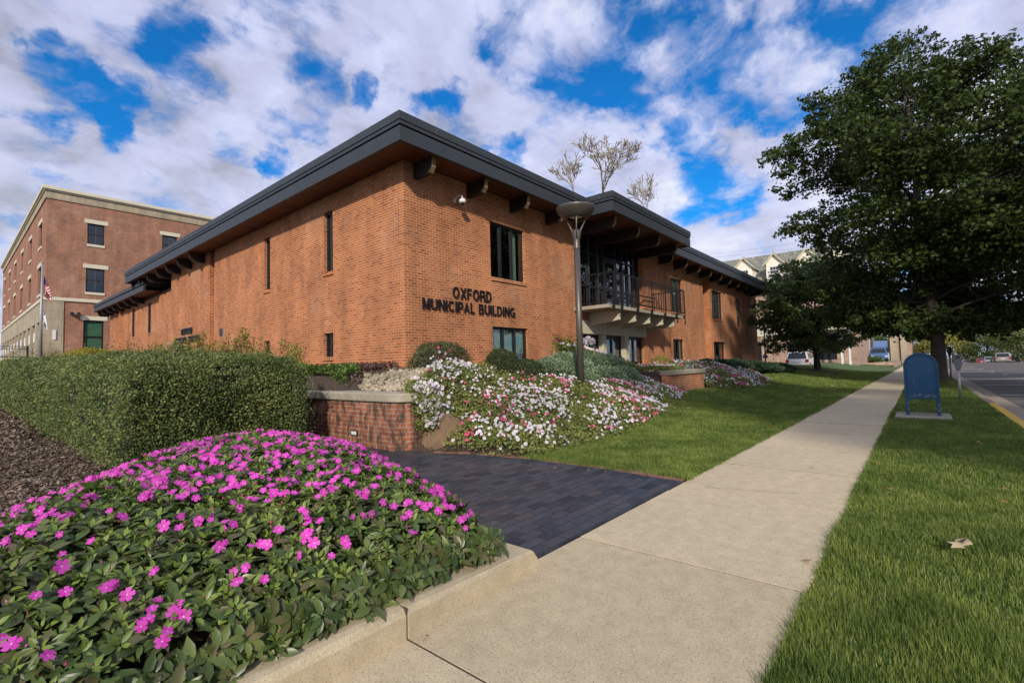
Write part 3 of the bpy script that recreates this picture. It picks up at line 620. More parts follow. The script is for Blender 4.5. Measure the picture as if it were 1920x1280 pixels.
# wall vents
for (fc, u, z) in ((FL,21.25,2.66),(FW,35.6,1.75)):
    mb = MB(); fc.box(mb, u, u+.34, .012, -.02, z, z+.34); v = bp(mb, 'wall_vent', M['grey_metal'])
    m2 = MB()
    for k in range(5): fc.box(m2, u+.03, u+.31, .03, .012, z+.03+k*.058, z+.03+k*.058+.03)
    e = m2.build('louvre', M['black_metal']); e.parent = v
# glazed porch wall upstairs
mb = MB(); yb = 9.74; us = [14.95,15.6,16.3,17.0,17.45,18.5,19.1,19.62,20.13,20.62]; FG = Face('y', yb)
for u in us: FG.box(mb, max(14.95,u-.045), min(20.62,u+.045), .03, -.09, 3.28, 6.30)
for (a, b) in ((14.95,17.45),(18.5,20.62)):
    for z in (3.28,4.18,5.5): FG.box(mb, a+.046, b-.046, .024, -.084, z, z+.07)
FG.box(mb, 17.5,18.45,.024,-.084,5.5,5.58)
gw = bp(mb, 'glazed_wall', M['frame'])
m2 = MB()
for u in us[1:4]+us[6:9]: FG.box(m2, u-.048, u-.02, .045, .031, 3.35, 6.2)
e = m2.build('pale_mullion_strip', M['mull']); e.parent = gw  # paler strips paint sunlight on the left sides of the mullions
m2 = MB(); FG.box(m2, 14.96,20.6,-.03,-.036,3.3,6.3); e = m2.build('pane', M['glass']); e.parent = gw
m2 = MB(); FG.box(m2, 17.52,18.43,.02,-.02,3.3,5.45); 
m2 = MB(); FG.box(m2, 17.5,17.62,.028,-.02,3.29,5.49); FG.box(m2, 18.33,18.45,.028,-.02,3.29,5.49); FG.box(m2, 17.62,18.33,.028,-.02,4.15,4.3); FG.box(m2, 17.62,18.33,.028,-.02,5.36,5.49); FG.box(m2, 17.62,18.33,.028,-.02,3.29,3.5)
e = m2.build('door', M['frame']); e.parent = gw
# ground floor entrance: concrete lintel, columns, dark doors
mb = MB(); mb.box(15.1,20.62,9.40,9.72,2.30,2.80); mb.box(16.72,17.0,9.44,9.7,.5,2.298); mb.box(18.58,18.95,9.44,9.7,.5,2.298)
bp(mb, 'entrance_frame', M['concrete'], bevel=.01)
FE = Face('y', 9.66)
for (a, b) in ((15.15,16.72),(17.0,18.58),(18.95,20.55)):
    mb = MB()
    for u in (a, (a+b)/2, b): FE.box(mb, max(a,u-.05), min(b,u+.05), .02, -.06, .6, 2.29)
    FE.box(mb, a+.051, b-.051, .015,-.055,2.18,2.289); FE.box(mb, a+.051, (a+b)/2-.051, .015,-.055,.6,.85); FE.box(mb, (a+b)/2+.051, b-.051, .015,-.055,.6,.85)
    d = bp(mb, 'entrance_door', M['frame']); m2 = MB(); FE.box(m2, a+.04, b-.04, -.02,-.026,.7,2.25); e = m2.build('pane', M['glass']); e.parent = d
# balcony
mb = MB(); mb.box(14.72,21.63,8.05,9.468,3.10,3.225); bal = bp(mb, 'balcony', M['cap'], bevel=.012); bal['label'] = 'cream concrete balcony slab with black railing'
for x in (15.9,17.17,18.46,19.76,21.02):
    m2 = MB(); m2.prism([(9.466,2.60),(8.22,2.745),(8.20,2.80),(8.24,2.86),(8.20,2.95),(8.24,3.098),(9.466,3.098)], x-.13, x, 'x'); e = m2.build('balcony_beam', M['concrete'], bevel=.008); e.parent = bal
m2 = MB(); m2.box(14.98,21.6,7.985,8.025,4.345,4.39); m2.box(14.98,21.6,7.99,8.02,3.33,3.365); m2.box(14.98,15.02,8.03,9.46,4.345,4.39); m2.box(14.985,15.015,8.03,9.46,3.33,3.365)
m2.box(21.56,21.6,8.03,9.46,4.345,4.39); m2.box(21.565,21.595,8.03,9.46,3.33,3.365)
for x in np.arange(15.1, 21.55, .115): m2.box(x, x+.014, 7.998, 8.012, 3.365, 4.345)
for y in np.arange(8.13, 9.45, .115): m2.box(14.993, 15.007, y, y+.014, 3.365, 4.345); m2.box(21.573, 21.587, y, y+.014, 3.365, 4.345)
m2.box(19.6,19.64,9.30,9.34,3.226,4.15); m2.box(19.64,21.5,9.30,9.34,4.1,4.15); m2.box(19.64,21.5,9.30,9.34,3.7,3.74)
e = m2.build('railing', M['black_metal']); e.parent = bal
for x in (14.99,15.6,16.87,18.12,19.42,20.66,21.56):
    m2 = MB(); lo = 2.82 if 15.2 < x < 21.7 else 3.0
    m2.box(x-.028, x+.028, 7.955, 7.984, lo, 4.35); m2.box(x-.028, x+.028, 7.985, 8.048, 3.12, 3.2)
    e = m2.build('railing_post', M['black_metal']); e.parent = bal
# lettering
def arc_(cx, cy, rx, ry, a0, a1, n=14): return [(cx+rx*math.cos(R_(a0+(a1-a0)*k/n)), cy+ry*math.sin(R_(a0+(a1-a0)*k/n))) for k in range(n+1)]
GL = {  # width, strokes on a cap height of 1, stroke centre lines
 'O': (.80, [arc_(.40,.5,.31,.42,90,450,28)]), 'X': (.72, [[(.08,.0),(.64,1.0)],[(.08,1.0),(.64,.0)]]), 'F': (.58, [[(.09,0),(.09,1)],[(.09,.92),(.56,.92)],[(.09,.52),(.50,.52)]]),
 'R': (.70, [[(.09,0),(.09,1)],[(.09,.92),(.38,.92)]+arc_(.38,.70,.20,.22,90,-90,10)+[(.09,.48)],[(.36,.48),(.60,.38),(.62,0)]]), 'D': (.74, [[(.09,0),(.09,1)],[(.09,.92),(.30,.92)]+arc_(.30,.5,.33,.42,90,-90,14)+[(.09,.08)]]),
 'M': (.86, [[(.09,0),(.09,1)],[(.77,0),(.77,1)],[(.12,1),(.43,.03),(.74,1)]]), 'U': (.74, [[(.09,1),(.09,.36)]+arc_(.37,.36,.28,.28,180,360,12)+[(.65,1)]]), 'N': (.74, [[(.09,0),(.09,1)],[(.65,0),(.65,1)],[(.11,1),(.63,0)]]),
 'I': (.20, [[(.10,0),(.10,1)]]), 'C': (.76, [arc_(.40,.5,.31,.42,42,318,22)]), 'P': (.66, [[(.09,0),(.09,1)],[(.09,.92),(.36,.92)]+arc_(.36,.68,.22,.24,90,-90,10)+[(.09,.44)]]),
 'A': (.74, [[(.06,0),(.37,1),(.68,0)],[(.18,.30),(.56,.30)]]), 'L': (.56, [[(.09,1),(.09,.08),(.54,.08)]]), 'B': (.70, [[(.09,0),(.09,1)],[(.09,.92),(.38,.92)]+arc_(.38,.73,.18,.19,90,-90,10)+[(.09,.54)],[(.38,.54)]+arc_(.38,.31,.23,.23,90,-90,10)+[(.09,.08)]]),
 'G': (.80, [arc_(.40,.5,.31,.42,48,340,22)+[(.70,.46),(.44,.46)],[(.70,.46),(.70,0)]]), ' ': (.34, [])}
def letters(txt, face, uc, zb, h, width, name):
    sw = .135; gap = .13; tot = sum(GL[c][0] for c in txt)+gap*(len(txt)-1); k = width/tot; mb = MB(); x = 0; q = 0
    for c in txt:
        w_, st = GL[c]
        for pl in st:
            q += 1; d1 = .050+.0012*(q % 4); closed = c == 'O'; n = len(pl)-(1 if closed else 0); L = []; Rr = []
            for i in range(n):
                a = pl[(i-1) % n] if closed or i > 0 else pl[i]; b = pl[(i+1) % n] if closed or i < n-1 else pl[i]; p = pl[i]
                d1_ = Vector((p[0]-a[0], p[1]-a[1])); d2_ = Vector((b[0]-p[0], b[1]-p[1]))
                d1_ = d1_.normalized() if d1_.length > 1e-6 else d2_.normalized(); d2_ = d2_.normalized() if d2_.length > 1e-6 else d1_
                t_ = (d1_+d2_).normalized(); m_ = Vector((-t_.y, t_.x)); sc_ = sw/2/max(.45, m_.dot(Vector((-d1_.y, d1_.x)))); L.append((p[0]+m_.x*sc_, p[1]+m_.y*sc_)); Rr.append((p[0]-m_.x*sc_, p[1]-m_.y*sc_))
            L = [(a, min(1, max(0, b))) for a, b in L]; Rr = [(a, min(1, max(0, b))) for a, b in Rr]
            def W3(p, dd):
                u = (x+p[0])*k
                return face.P(uc-width/2+u if face.a == 'y' else uc+width/2-u, dd, zb+p[1]*h)
            vs = [W3(p, .018) for p in L]+[W3(p, .018) for p in Rr]+[W3(p, d1) for p in L]+[W3(p, d1) for p in Rr]; fs = []
            m = n if closed else n-1
            for i in range(m):
                j_ = (i+1) % n; fs += [(i,j_,n+j_,n+i),(2*n+i,3*n+i,3*n+j_,2*n+j_),(i,2*n+i,2*n+j_,j_),(n+i,n+j_,3*n+j_,3*n+i)]
            if not closed: fs += [(0,n,3*n,2*n),(n-1,3*n-1,4*n-1,2*n-1)]
            mb.add(vs, fs)
        x += w_+gap
    return bp(mb, name, M['black_metal'])
letters('OXFORD', FR, 9.54, 3.04, .31, 1.53, 'lettering')
letters('MUNICIPAL BUILDING', FR, 9.55, 2.665, .295, 3.62, 'lettering')
letters('OXFORD', FL, 25.6, 2.98, .31, 1.53, 'lettering')
letters('MUNICIPAL BUILDING', FL, 25.6, 2.6, .295, 3.62, 'lettering')
# dome camera on a bracket
c = empty('security_camera', (8.93,9.47,5.72), 0, 'small white dome security camera on a curved bracket under the front eave', 'camera')
MB().box(-.04,.04,-.03,-.002,-.06,.06).build('wall_plate', M['white'], c, bevel=.005)
MB().tube([(0,-.03,0),(0,-.12,.08),(0,-.22,.10),(0,-.30,.06),(0,-.32,-.02)], .018, 8).build('bracket', M['white'], c, smooth=True)
MB().lathe([(.001,.02),(.03,.02),(.085,-.02),(.095,-.06),(.09,-.11),(.06,-.12),(.001,-.12)], (0,-.32,-.03), 20).build('housing', M['white'], c, smooth=True)
MB().lathe([(.058,0),(.05,-.035),(.03,-.055),(.001,-.06)], (0,-.32,-.15), 16).build('dome', M['car_glass'], c, smooth=True)
# ------------------------------------------------------------------ retaining walls
rw = empty('retaining_wall', (4.3,5.7,0), 0, 'stained brick retaining wall with concrete cap beside the dark paver path', 'wall')
def lp(mb, name, mat, root, **k):
    o = mb.build(name, mat, None, **k); o.parent = root; o.matrix_parent_inverse = Matrix.Translation(-Vector(root.location)); return o
mb = MB(); mb.prism([(4.25,26),(4.25,5.98),(4.29,5.80),(4.42,5.71),(4.68,5.69),(4.75,5.72),(4.75,6.05),(4.58,6.1),(4.58,26)], -.1, .70, 'z'); lp(mb, 'brick_wall', M['brick_wall'], rw)
mb = MB(); mb.prism([(4.20,26),(4.20,5.95),(4.25,5.76),(4.40,5.655),(4.70,5.64),(4.80,5.68),(4.80,6.10),(4.64,6.15),(4.64,26)], .702, .835, 'z'); lp(mb, 'cap', M['cap'], rw, bevel=.022)
mb = MB(); mb.box(4.232,4.248,6.80,6.99,.155,.235)
o = lp(mb, 'step_light', M['black_metal'], rw); m2 = MB(); m2.box(4.228,4.2315,6.825,6.965,.17,.222); e = m2.build('lens', M['white']); e.parent = o
pw = empty('planter_wall', (15,5.5,.2), 0, 'low brick planter wall with a concrete cap between the two petunia beds', 'wall')
mb = MB(); mb.box(13.2,16.1,5.42,5.62,.1,.80); mb.box(15.9,16.1,5.62,7.8,.1,.80); lp(mb, 'brick_wall', M['brick'], pw)
mb = MB(); mb.box(13.2,16.14,5.36,5.68,.802,.93); mb.box(15.84,16.14,5.68,7.8,.802,.93); lp(mb, 'cap', M['cap'], pw, bevel=.015)
mb = MB(); mb.box(14.2,16.3,5.2,5.44,.1,.235); lp(mb, 'footing', M['cap'], pw)
# boulder
bm = bmesh.new(); bmesh.ops.create_icosphere(bm, subdivisions=5, radius=1)
for v in bm.verts:
    p = v.co.copy(); n = vnoise(p.x*1.5+p.z, p.y*1.5-p.z*.7, 1.2, 3)+.5*vnoise(p.x*4, p.y*4+p.z*3, 1.3, 5)
    for d in ((.75,-.3,.6),(-.9,-.25,.15),(-.2,-.95,.1),(.3,.2,.95),(.9,-.5,-.2)):
        dv = Vector(d).normalized(); q = p.dot(dv)
        if q > .62: p -= dv*(q-.62)*.92
    p *= 1+.07*n+.02*vnoise(p.x*14+p.z*9, p.y*15-p.z*8, 1.1, 2)
    v.co = Vector((p.x*.42, p.y*.30, p.z*.36))
me = bpy.data.meshes.new('boulder'); bm.to_mesh(me); bm.free(); me.polygons.foreach_set('use_smooth', [False]*len(me.polygons))
o = link('boulder', me, M['rock']); o.location = (4.90,5.40,.19); o.rotation_euler = (.1,.35,-.5); tag(o, 'brown angular boulder at the end of the retaining wall under the petunias', 'rock')
# ------------------------------------------------------------------ lamp in the flower bed
lamp = empty('street_lamp', (9.42,5.92,.45), 0, 'tall bronze street lamp with a shallow bowl head rising from the petunias', 'lamp post')
MB().tube([(0,0,0),(0,0,3.42)], [.078,.068], 20).build('pole', M['bronze'], lamp, smooth=True)
MB().lathe([(.08,3.40),(.08,3.43),(.073,3.45),(.073,3.6),(.10,3.82),(.09,3.83),(.001,3.83)], (0,0,0), 20).build('collar', M['bronze'], lamp, smooth=True)
for k in range(4):
    a = k*math.pi/2+.62; ca, sa = math.cos(a), math.sin(a)
    MB().tube([(ca*.075,sa*.075,3.62),(ca*.10,sa*.10,3.83),(ca*.24,sa*.24,4.12)], [.02,.019,.017], 8).build('arm', M['bronze'], lamp, smooth=True)
h = MB().lathe([(.20,4.10),(.24,4.09),(.30,4.13),(.40,4.23),(.445,4.315),(.45,4.34),(.44,4.36),(.40,4.375),(.2,4.40),(.001,4.41)], (0,0,0), 40).build('bowl', M['bronze'], lamp, smooth=True)
MB().lathe([(.20,4.10),(.20,4.16),(.001,4.16)], (0,0,0), 32).build('reflector', M['soffit_dark'], h)
mbx = MB().box(-.12,.12,-.12,.12,4.13,4.158); ox = mbx.build('lens', M['lens'], h)
# ------------------------------------------------------------------ mailbox on its pad
pad = MB().box(11.70,12.62,-.40,.42,-.1,.055).build('concrete_pad', M['cap'], None, bevel=.02); tag(pad, 'worn concrete pad under the blue mailbox on the grass verge', 'concrete pad')
mx = empty('mailbox', (12.3,.0,.055), 0, 'blue round-topped street mailbox seen from behind on a concrete pad', 'mailbox')
def arch(wd, z0, zs, n=18):
    r = wd/2; p = [(-r, z0)]; p += [(-r*math.cos(math.pi*k/n), zs+r*math.sin(math.pi*k/n)) for k in range(n+1)]; p += [(r, z0)]; return p
# axis x: polygon in (y,z)
MB().prism(arch(.475,.30,.93), -.24, .24, 'x').build('body', M['mailblue'], mx, bevel=.012)
A = arch(.51,.30,.93); B = arch(.455,.30,.93); n = len(A)
for (xa, xb) in ((-.262,-.235),(.235,.262)):
    vs = [(xa,*p) for p in A]+[(xa,*p) for p in B]+[(xb,*p) for p in A]+[(xb,*p) for p in B]
    fs = [(i,i+1,n+i+1,n+i) for i in range(n-1)]+[(2*n+i,3*n+i,3*n+i+1,2*n+i+1) for i in range(n-1)]+[(i,2*n+i,2*n+i+1,i+1) for i in range(n-1)]+[(n+i,n+i+1,3*n+i+1,3*n+i) for i in range(n-1)]
    MB().add(vs, fs).build('rim', M['mailblue'], mx, bevel=.004)
MB().prism([(-.20,.34),(-.20,.93)]+[(-.2*math.cos(math.pi*k/14), .93+.2*math.sin(math.pi*k/14)) for k in range(15)][1:-1]+[(.20,.93),(.20,.34)], -.247, -.241, 'x').build('back_panel', M['mailblue'], mx, bevel=.003)
for x in (-.25,.19):
    for y in (-.255,.205):
        m = MB(); m.box(x, x+.06, y, y+.05, .0, .34); m.prism([(y if y < 0 else y+.05, .34),(y+.05 if y < 0 else y, .24),(y+.09 if y < 0 else y-.04,.34)], x+.002, x+.02, 'x'); m.box(x-.015,x+.075,y-.012,y+.062,0,.012); m.build('leg', M['mailblue'], mx, bevel=.003)
chips = MB()
for k in range(46):
    a = random.uniform(-.19,.19); b = .335+abs(random.gauss(0,.03)) if k < 32 else random.uniform(.05,.3)
    if k >= 32: a = random.choice((-.235,.22))+random.uniform(-.015,.015)
    xx = -.2495 if k < 32 else -.2505
    r = random.uniform(.003,.011); chips.add([(xx-.0015,a-r*2,b-r*.4),(xx-.0015,a+r*1.6,b-r*.6),(xx-.0015,a+r*2.2,b+r*.5),(xx-.0015,a-r*1.2,b+r*.8)], [(0,1,2,3)])
for (a0, b0, a1, b1) in ((-.13,.83,-.09,.90),(.06,.52,.065,.60),(.1,.55,.11,.7),(-.05,.86,-.055,.9)):
    chips.add([(-.2498,a0,b0),(-.2498,a0+.004,b0),(-.2498,a1+.004,b1),(-.2498,a1,b1)], [(0,1,2,3)])
chips.build('worn_paint', M['mailblue2'], mx)
# ------------------------------------------------------------------ parking meters
pm = empty('parking_meter', (17.5,-.77,-.02), 0, 'grey single-head parking meter on a steel pole right of the blue mailbox', 'parking meter')
MB().tube([(0,0,-.05),(0,0,.80)], .032, 12).build('pole', M['galv'], pm, smooth=True)
MB().prism([(-.045,.80),(.045,.80),(.085,1.0),(.085,1.10),(.06,1.155),(.035,1.20),(-.035,1.20),(-.06,1.155),(-.085,1.10),(-.085,1.0)], -.05, .05, 'x').build('head', M['grey_metal'], pm, bevel=.012)
MB().lathe([(.001,-.056),(.034,-.056),(.045,-.05),(.045,-.02)], (-.0,0,1.13), 16, 'x').build('dial', M['car_glass'], pm)
pm2 = empty('parking_meter', (29.6,-1.05,-.02), 0, 'dark parking meter just behind the thick oak trunk', 'parking meter')
MB().tube([(0,0,-.05),(0,0,1.15)], .035, 10).build('pole', M['galv'], pm2, smooth=True)
MB().prism([(-.05,1.15),(.05,1.15),(.09,1.35),(.07,1.55),(-.07,1.55),(-.09,1.35)], -.06, .06, 'x').build('head', M['black_metal'], pm2, bevel=.012)
# ------------------------------------------------------------------ branches and trees
def pdist(x, y, poly):
    best = np.full(x.shape, 1e9); inside = np.zeros(x.shape, bool); n = len(poly)
    for i in range(n):
        a = poly[i]; b = poly[(i+1) % n]; ab = b-a; t = np.clip(((x-a[0])*ab[0]+(y-a[1])*ab[1])/(ab@ab), 0, 1)
        best = np.minimum(best, np.hypot(x-a[0]-t*ab[0], y-a[1]-t*ab[1]))
        c = ((a[1] > y) != (b[1] > y)) & (x < (b[0]-a[0])*(y-a[1])/(b[1]-a[1]+1e-12)+a[0]); inside ^= c
    return np.where(inside, best, -best)
def limb(mb, a, b, r0, r1, bend=.12, n=5, sides=7):
    a = Vector(a); b = Vector(b); L = (b-a).length; pts = []; off = Vector((random.gauss(0,1),random.gauss(0,1),random.gauss(0,.6)))*L*bend
    for k in range(n+1):
        t = k/n; pts.append(a.lerp(b, t)+off*math.sin(math.pi*t)*.5+Vector((random.gauss(0,1),random.gauss(0,1),random.gauss(0,1)))*L*.012*(0<k<n))
    mb.tube(pts, [r0+(r1-r0)*(k/n) for k in range(n+1)], sides, True); return pts
def tree(root_name, base, height, trunk_r, clumps, nper, leaf, lmat, bmat, label, cat, group=None, tmpl=OVAL, droop=.2, flare=1.5, kind_r=1.0, sat=0):
    root = empty(root_name, base, 0, label, cat, group); bx, by, bz = base
    mb = MB(); top = Vector((random.gauss(0,.02)*height, random.gauss(0,.02)*height, height*.82))
    pts = [Vector((0,0,-.2)), Vector((0,0,.12))]; k = 7
    for i in range(1, k+1): t = i/k; pts.append(Vector((top.x*t+random.gauss(0,.015)*height*.3, top.y*t+random.gauss(0,.015)*height*.3, top.z*t)))
    rr = [trunk_r*flare, trunk_r*1.18]+[trunk_r*(1.08-.92*(i/k)**1.25) for i in range(1, k+1)]
    mb.tube(pts, rr, 14)
    for (x, y, z, r) in clumps:
        l = Vector((x-bx, y-by, z-bz)); hd = math.hypot(l.x, l.y); zs = max(height*random.uniform(.17,.36), min(l.z-hd*random.uniform(.35,.6), height*.78)); t = zs/(height*.82)
        p0 = Vector((top.x*t, top.y*t, zs)); r0 = max(.03, trunk_r*.32*(1-.8*t)); limb(mb, p0, l, r0, .012, .14, 5, 5)
    mb.build('trunk', bmat, root, smooth=True)
    Ps = []; Ns = []; extra = []
    for (x, y, z, r) in clumps:
        for k_ in range(sat):
            d = unit(rng.normal(size=3)+np.array([x-bx, y-by, 0])/(math.hypot(x-bx, y-by)+1)*.8); rr_ = r*rng.uniform(.95,1.45); extra.append((x+d[0]*rr_, y+d[1]*rr_, z+d[2]*rr_*.62, r*rng.uniform(.22,.42)))
    for (x, y, z, r) in clumps+extra:
        n = int(nper*r**2*(1.5 if r < .5 else 1)); d = unit(rng.normal(size=(n,3))); rad = r*kind_r*(rng.uniform(.15,1,n)**.45)[:,None]
        q = d*rad*np.array([1,1,.62]); q[:,2] -= droop*(q[:,0]**2+q[:,1]**2)/max(r,.1)
        q += rng.normal(size=(n,3))*.13*r; Ps.append(q+np.array([x-bx,y-by,z-bz])); nn = d*.5+rng.normal(size=(n,3))*.7; nn[:,2] += .55; Ns.append(nn)
    P = np.concatenate(Ps); N = np.concatenate(Ns)
    foliage('crown', P, leaf, lmat, root, tmpl=tmpl, N=N, jit=.35); return root
def crown_clumps(c, rx, ry, rz, n, r0, r1, zmin=None, seed=1, power=.5, cut=None):
    rg = np.random.default_rng(seed); out = []
    while len(out) < n:
        d = unit(rg.normal(size=3)); q = rg.uniform(.12,1)**power
        lump = 1+.13*math.sin(3.1*d[0]+5*d[2]+seed)+.10*math.sin(6.3*d[1]-4*d[2]+2*seed)
        p = (c[0]+d[0]*rx*q*lump, c[1]+d[1]*ry*q*lump, c[2]+d[2]*rz*q*lump)
        if zmin is not None and p[2] < zmin: continue
        if cut and cut(*p): continue
        out.append((*p, rg.uniform(r0, r1)))
    return out
CP = np.array(RM); CC = np.array([0,0,1.2])
def dep(px, py, t):
    v = CP@np.array([(px-960)/903, -(py-640)/903, -1.0]); p = CC+v*t; return tuple(float(a) for a in p)
# the big oak in the verge
bx, by = 27.4, -.62
OAKP = np.array([(1575,300),(1570,235),(1640,160),(1690,112),(1750,150),(1800,125),(1850,130),(2080,150),(2140,560),(1580,585),(1545,530),(1575,470),(1610,400),(1610,340)], float)
def oak_cut(x, y, z):   # keeps the crown as lopsided as the real one
    v = CP.T@(np.array([x, y, z])-CC); u, w_ = 960+903*v[0]/-v[2], 640-903*v[1]/-v[2]
    return pdist(np.array([u]), np.array([w_]), OAKP)[0] < 0
cl = crown_clumps((bx,by-.6,9.7), 6.3, 6.6, 6.9, 150, .7, 1.2, zmin=3.6, seed=4, power=.40, cut=oak_cut)
ex = [(1448,292,25,.55),(1475,285,25,.75),(1468,320,25,.6),(1505,345,25,.9),(1490,268,25.5,.7),(1520,290,25,1.0),(1525,190,26,.6),(1555,185,26,.8),(1545,215,26,.7),(1575,232,26,.9),(1590,180,26,.8),
      (1690,78,27,.7),(1665,95,27,.8),(1715,92,27,.8),(1640,125,27,.9),(1620,150,26,.9),(1740,120,27,.9),(1800,90,27,.7),(1830,85,27,.7),(1855,110,27,.9),(1895,120,27,.9),(1480,430,24,.6),(1500,425,24,.7),(1530,440,24,.9),(1560,420,24,1),(1540,400,25,.7),(1555,330,25,1.1),(1570,290,25,1.2),
      (1600,360,25,1.2),(1610,250,26,1.2),(1580,470,23,1.1),(1560,520,23,.9),(1620,560,22,1.1),(1660,585,22,1.0),(1700,590,22,1.0),(1740,580,22,1.1),(1790,570,22,1.1),(1840,575,21,1.0),(1870,590,21,.9),(1900,560,21,1.1),(1900,600,20,.6),(1680,520,23,1.4),(1760,500,23,1.4),(1840,500,22,1.3),(1910,480,22,1.3),(1640,600,23,.8),(1670,608,22,.8),(1705,610,22,.8),(1735,600,21.5,.9),(1765,598,21.5,.9),(1800,600,21,.8),(1830,605,21,.7),(1720,570,21.5,1.1),(1775,560,21.5,1.1),(1610,610,23,.7),(1650,596,22,0.9),(1690,600,21,0.9),(1730,604,20.5,0.85),(1770,606,20.5,0.85),(1815,606,20,0.85),(1855,604,20,0.8),(1895,600,20,0.9),(1745,585,22,1.0),(1790,585,22,1.0),(1700,575,23,1.0),(1860,585,21,1.0),(1630,580,23,0.9),(1590,590,24,.9),(1560,575,25,.8)]
cl += [(*dep(a, b, t), r) for a, b, t, r in ex]
tree('oak_tree', (bx,by,-.05), 16.0, .235, cl, 460, .15, M['oak'], M['bark'], 'huge dark green oak with a thick trunk growing in the grass verge', 'tree', tmpl=LOBE, droop=.15, sat=4)
# small tree behind the lawn
sx_, sy_ = 38.6, 5.35
cl = crown_clumps((sx_,sy_-.6,4.6), 4.2, 4.6, 2.9, 95, .55, 1.0, zmin=2.1, seed=9, power=.45)
cl += [(*dep(a, b, t), r) for a, b, t, r in [(1432,600,35,.7),(1440,640,35,.55),(1425,570,36,.5),(1445,545,36,.7),(1460,520,36,.8),(1480,500,36,.7),(1520,490,36,.8),(1560,500,36,.9),(1600,520,36,.9),(1480,625,34,.8),(1500,650,34,.6),(1455,655,34,.5),(1470,645,34,.6),(1620,600,36,.9),(1650,580,36,.9),(1560,640,35,.6),(1580,630,36,.7)]]
tree('shade_tree', (sx_,sy_,.35), 6.0, .19, cl, 420, .17, M['smalltree'], M['bark'], 'smaller round dark green tree standing on the lawn beyond the petunias', 'tree', tmpl=LOBE, sat=3)
t_ = np.linspace(0, 6.283, 29)[:-1]; s2 = MB(); vs = [(sx_+1.9*math.cos(a)*(1+.12*math.sin(3*a)), sy_+1.5*math.sin(a)) for a in t_]; vs = [(a, b, float(G(a, b))+.045) for a, b in vs]+[(sx_, sy_, float(G(sx_, sy_))+.12)]
tag(s2.add(vs, [(i, (i+1) % 28, 28) for i in range(28)]).build('mulch_ring', M['mulch']), 'dark mulch ring around the base of the smaller tree', 'mulch', kind='stuff')
# street tree across the road behind the photographer: shades the far lawn and shows in the windows
cl = crown_clumps((.5,-9.5,9.6), 4.6, 4.6, 4.6, 70, .9, 1.5, zmin=4, seed=15, power=.45)
tree('street_tree', (.5,-9.5,-.13), 12, .3, cl, 170, .30, M['smalltree'], M['bark'], 'broad street tree on the opposite side of the road, mirrored in the windows', 'tree')
cl = crown_clumps((14,-13.5,8.5), 5, 5, 4.6, 60, 1.0, 1.6, zmin=3.5, seed=25, power=.45)
tree('street_tree', (14,-13.5,-.13), 11, .3, cl, 120, .34, M['smalltree'], M['bark'], 'second street tree across the road, level with the mailbox', 'tree')
cl = crown_clumps((27,-13.5,8.5), 5, 5, 4.6, 60, 1.0, 1.6, zmin=3.5, seed=26, power=.45)
tree('street_tree', (27,-14.5,-.13), 11, .3, cl, 120, .34, M['smalltree'], M['bark'], 'third street tree across the road, level with the big oak', 'tree')
# bare trees behind the roof
def bare(base, segs, label, leafP, seed, spread=.55):
    random.seed(seed); root = empty('bare_tree', base, 0, label, 'tree', 'nearly leafless trees behind the flat roof'); mb = MB(); tips = []
    def rec(p, d, L, r, lev):
        q = p; n = 3; pts = [p]; dd = d.copy()
        for k in range(n):
            dd = (dd+Vector((random.gauss(0,.12),random.gauss(0,.12),random.gauss(0,.07)+.035))).normalized(); q = q+dd*L/n; pts.append(q)
        mb.tube(pts, [max(.022, r*(1-.35*k/n)) for k in range(n+1)], 5 if lev > 1 else 4, False)
        if lev == 0: tips.append(q); return
        for k in range(random.choice((2,3,3)) if lev < 4 else 3):
            az = Vector((random.gauss(0,1),random.gauss(0,1),random.gauss(0,.4))).normalized()
            rec(q if k < 2 else pts[2], (dd+az*spread*random.uniform(.6,1.2)).normalized(), L*random.uniform(.62,.82), r*.60, lev-1)
            if lev <= 2: tips.append(q)
    for (a, b, r, lev) in segs:
        a = Vector(a)-Vector(base); b = Vector(b)-Vector(base); limb(mb, (0,0,0), a, r*1.6, r, .03, 5, 8); rec(a, (b-a).normalized(), (b-a).length*.34, r*.8, lev)
    mb.build('trunk', M['bark_pale'], root)
    T = np.array([tuple(t) for t in tips]); k = rng.choice(len(T), min(len(T), leafP)); P = T[k]+rng.normal(size=(len(k),3))*.22
    foliage('leaves', P, .09, M['bareleaf'], root, tmpl=OVAL)
bare((33.5,18.2,.5), [(dep(1132,400,38.2), dep(1136,275,38), .15, 6)], 'tallest nearly leafless tree, the middle one above the flat roof', 260, 3, .75)
bare((31.5,20.6,.5), [(dep(1082,395,38.2), dep(1045,285,38), .11, 5)], 'thin tree with yellow leaves, left of the three above the roof', 800, 8, .6)
bare((36,15.5,.5), [(dep(1205,420,38.2), dep(1238,320,38), .09, 5)], 'slanting thin tree with a few yellow leaves above the porch roof', 700, 12, .55)
random.seed(21)
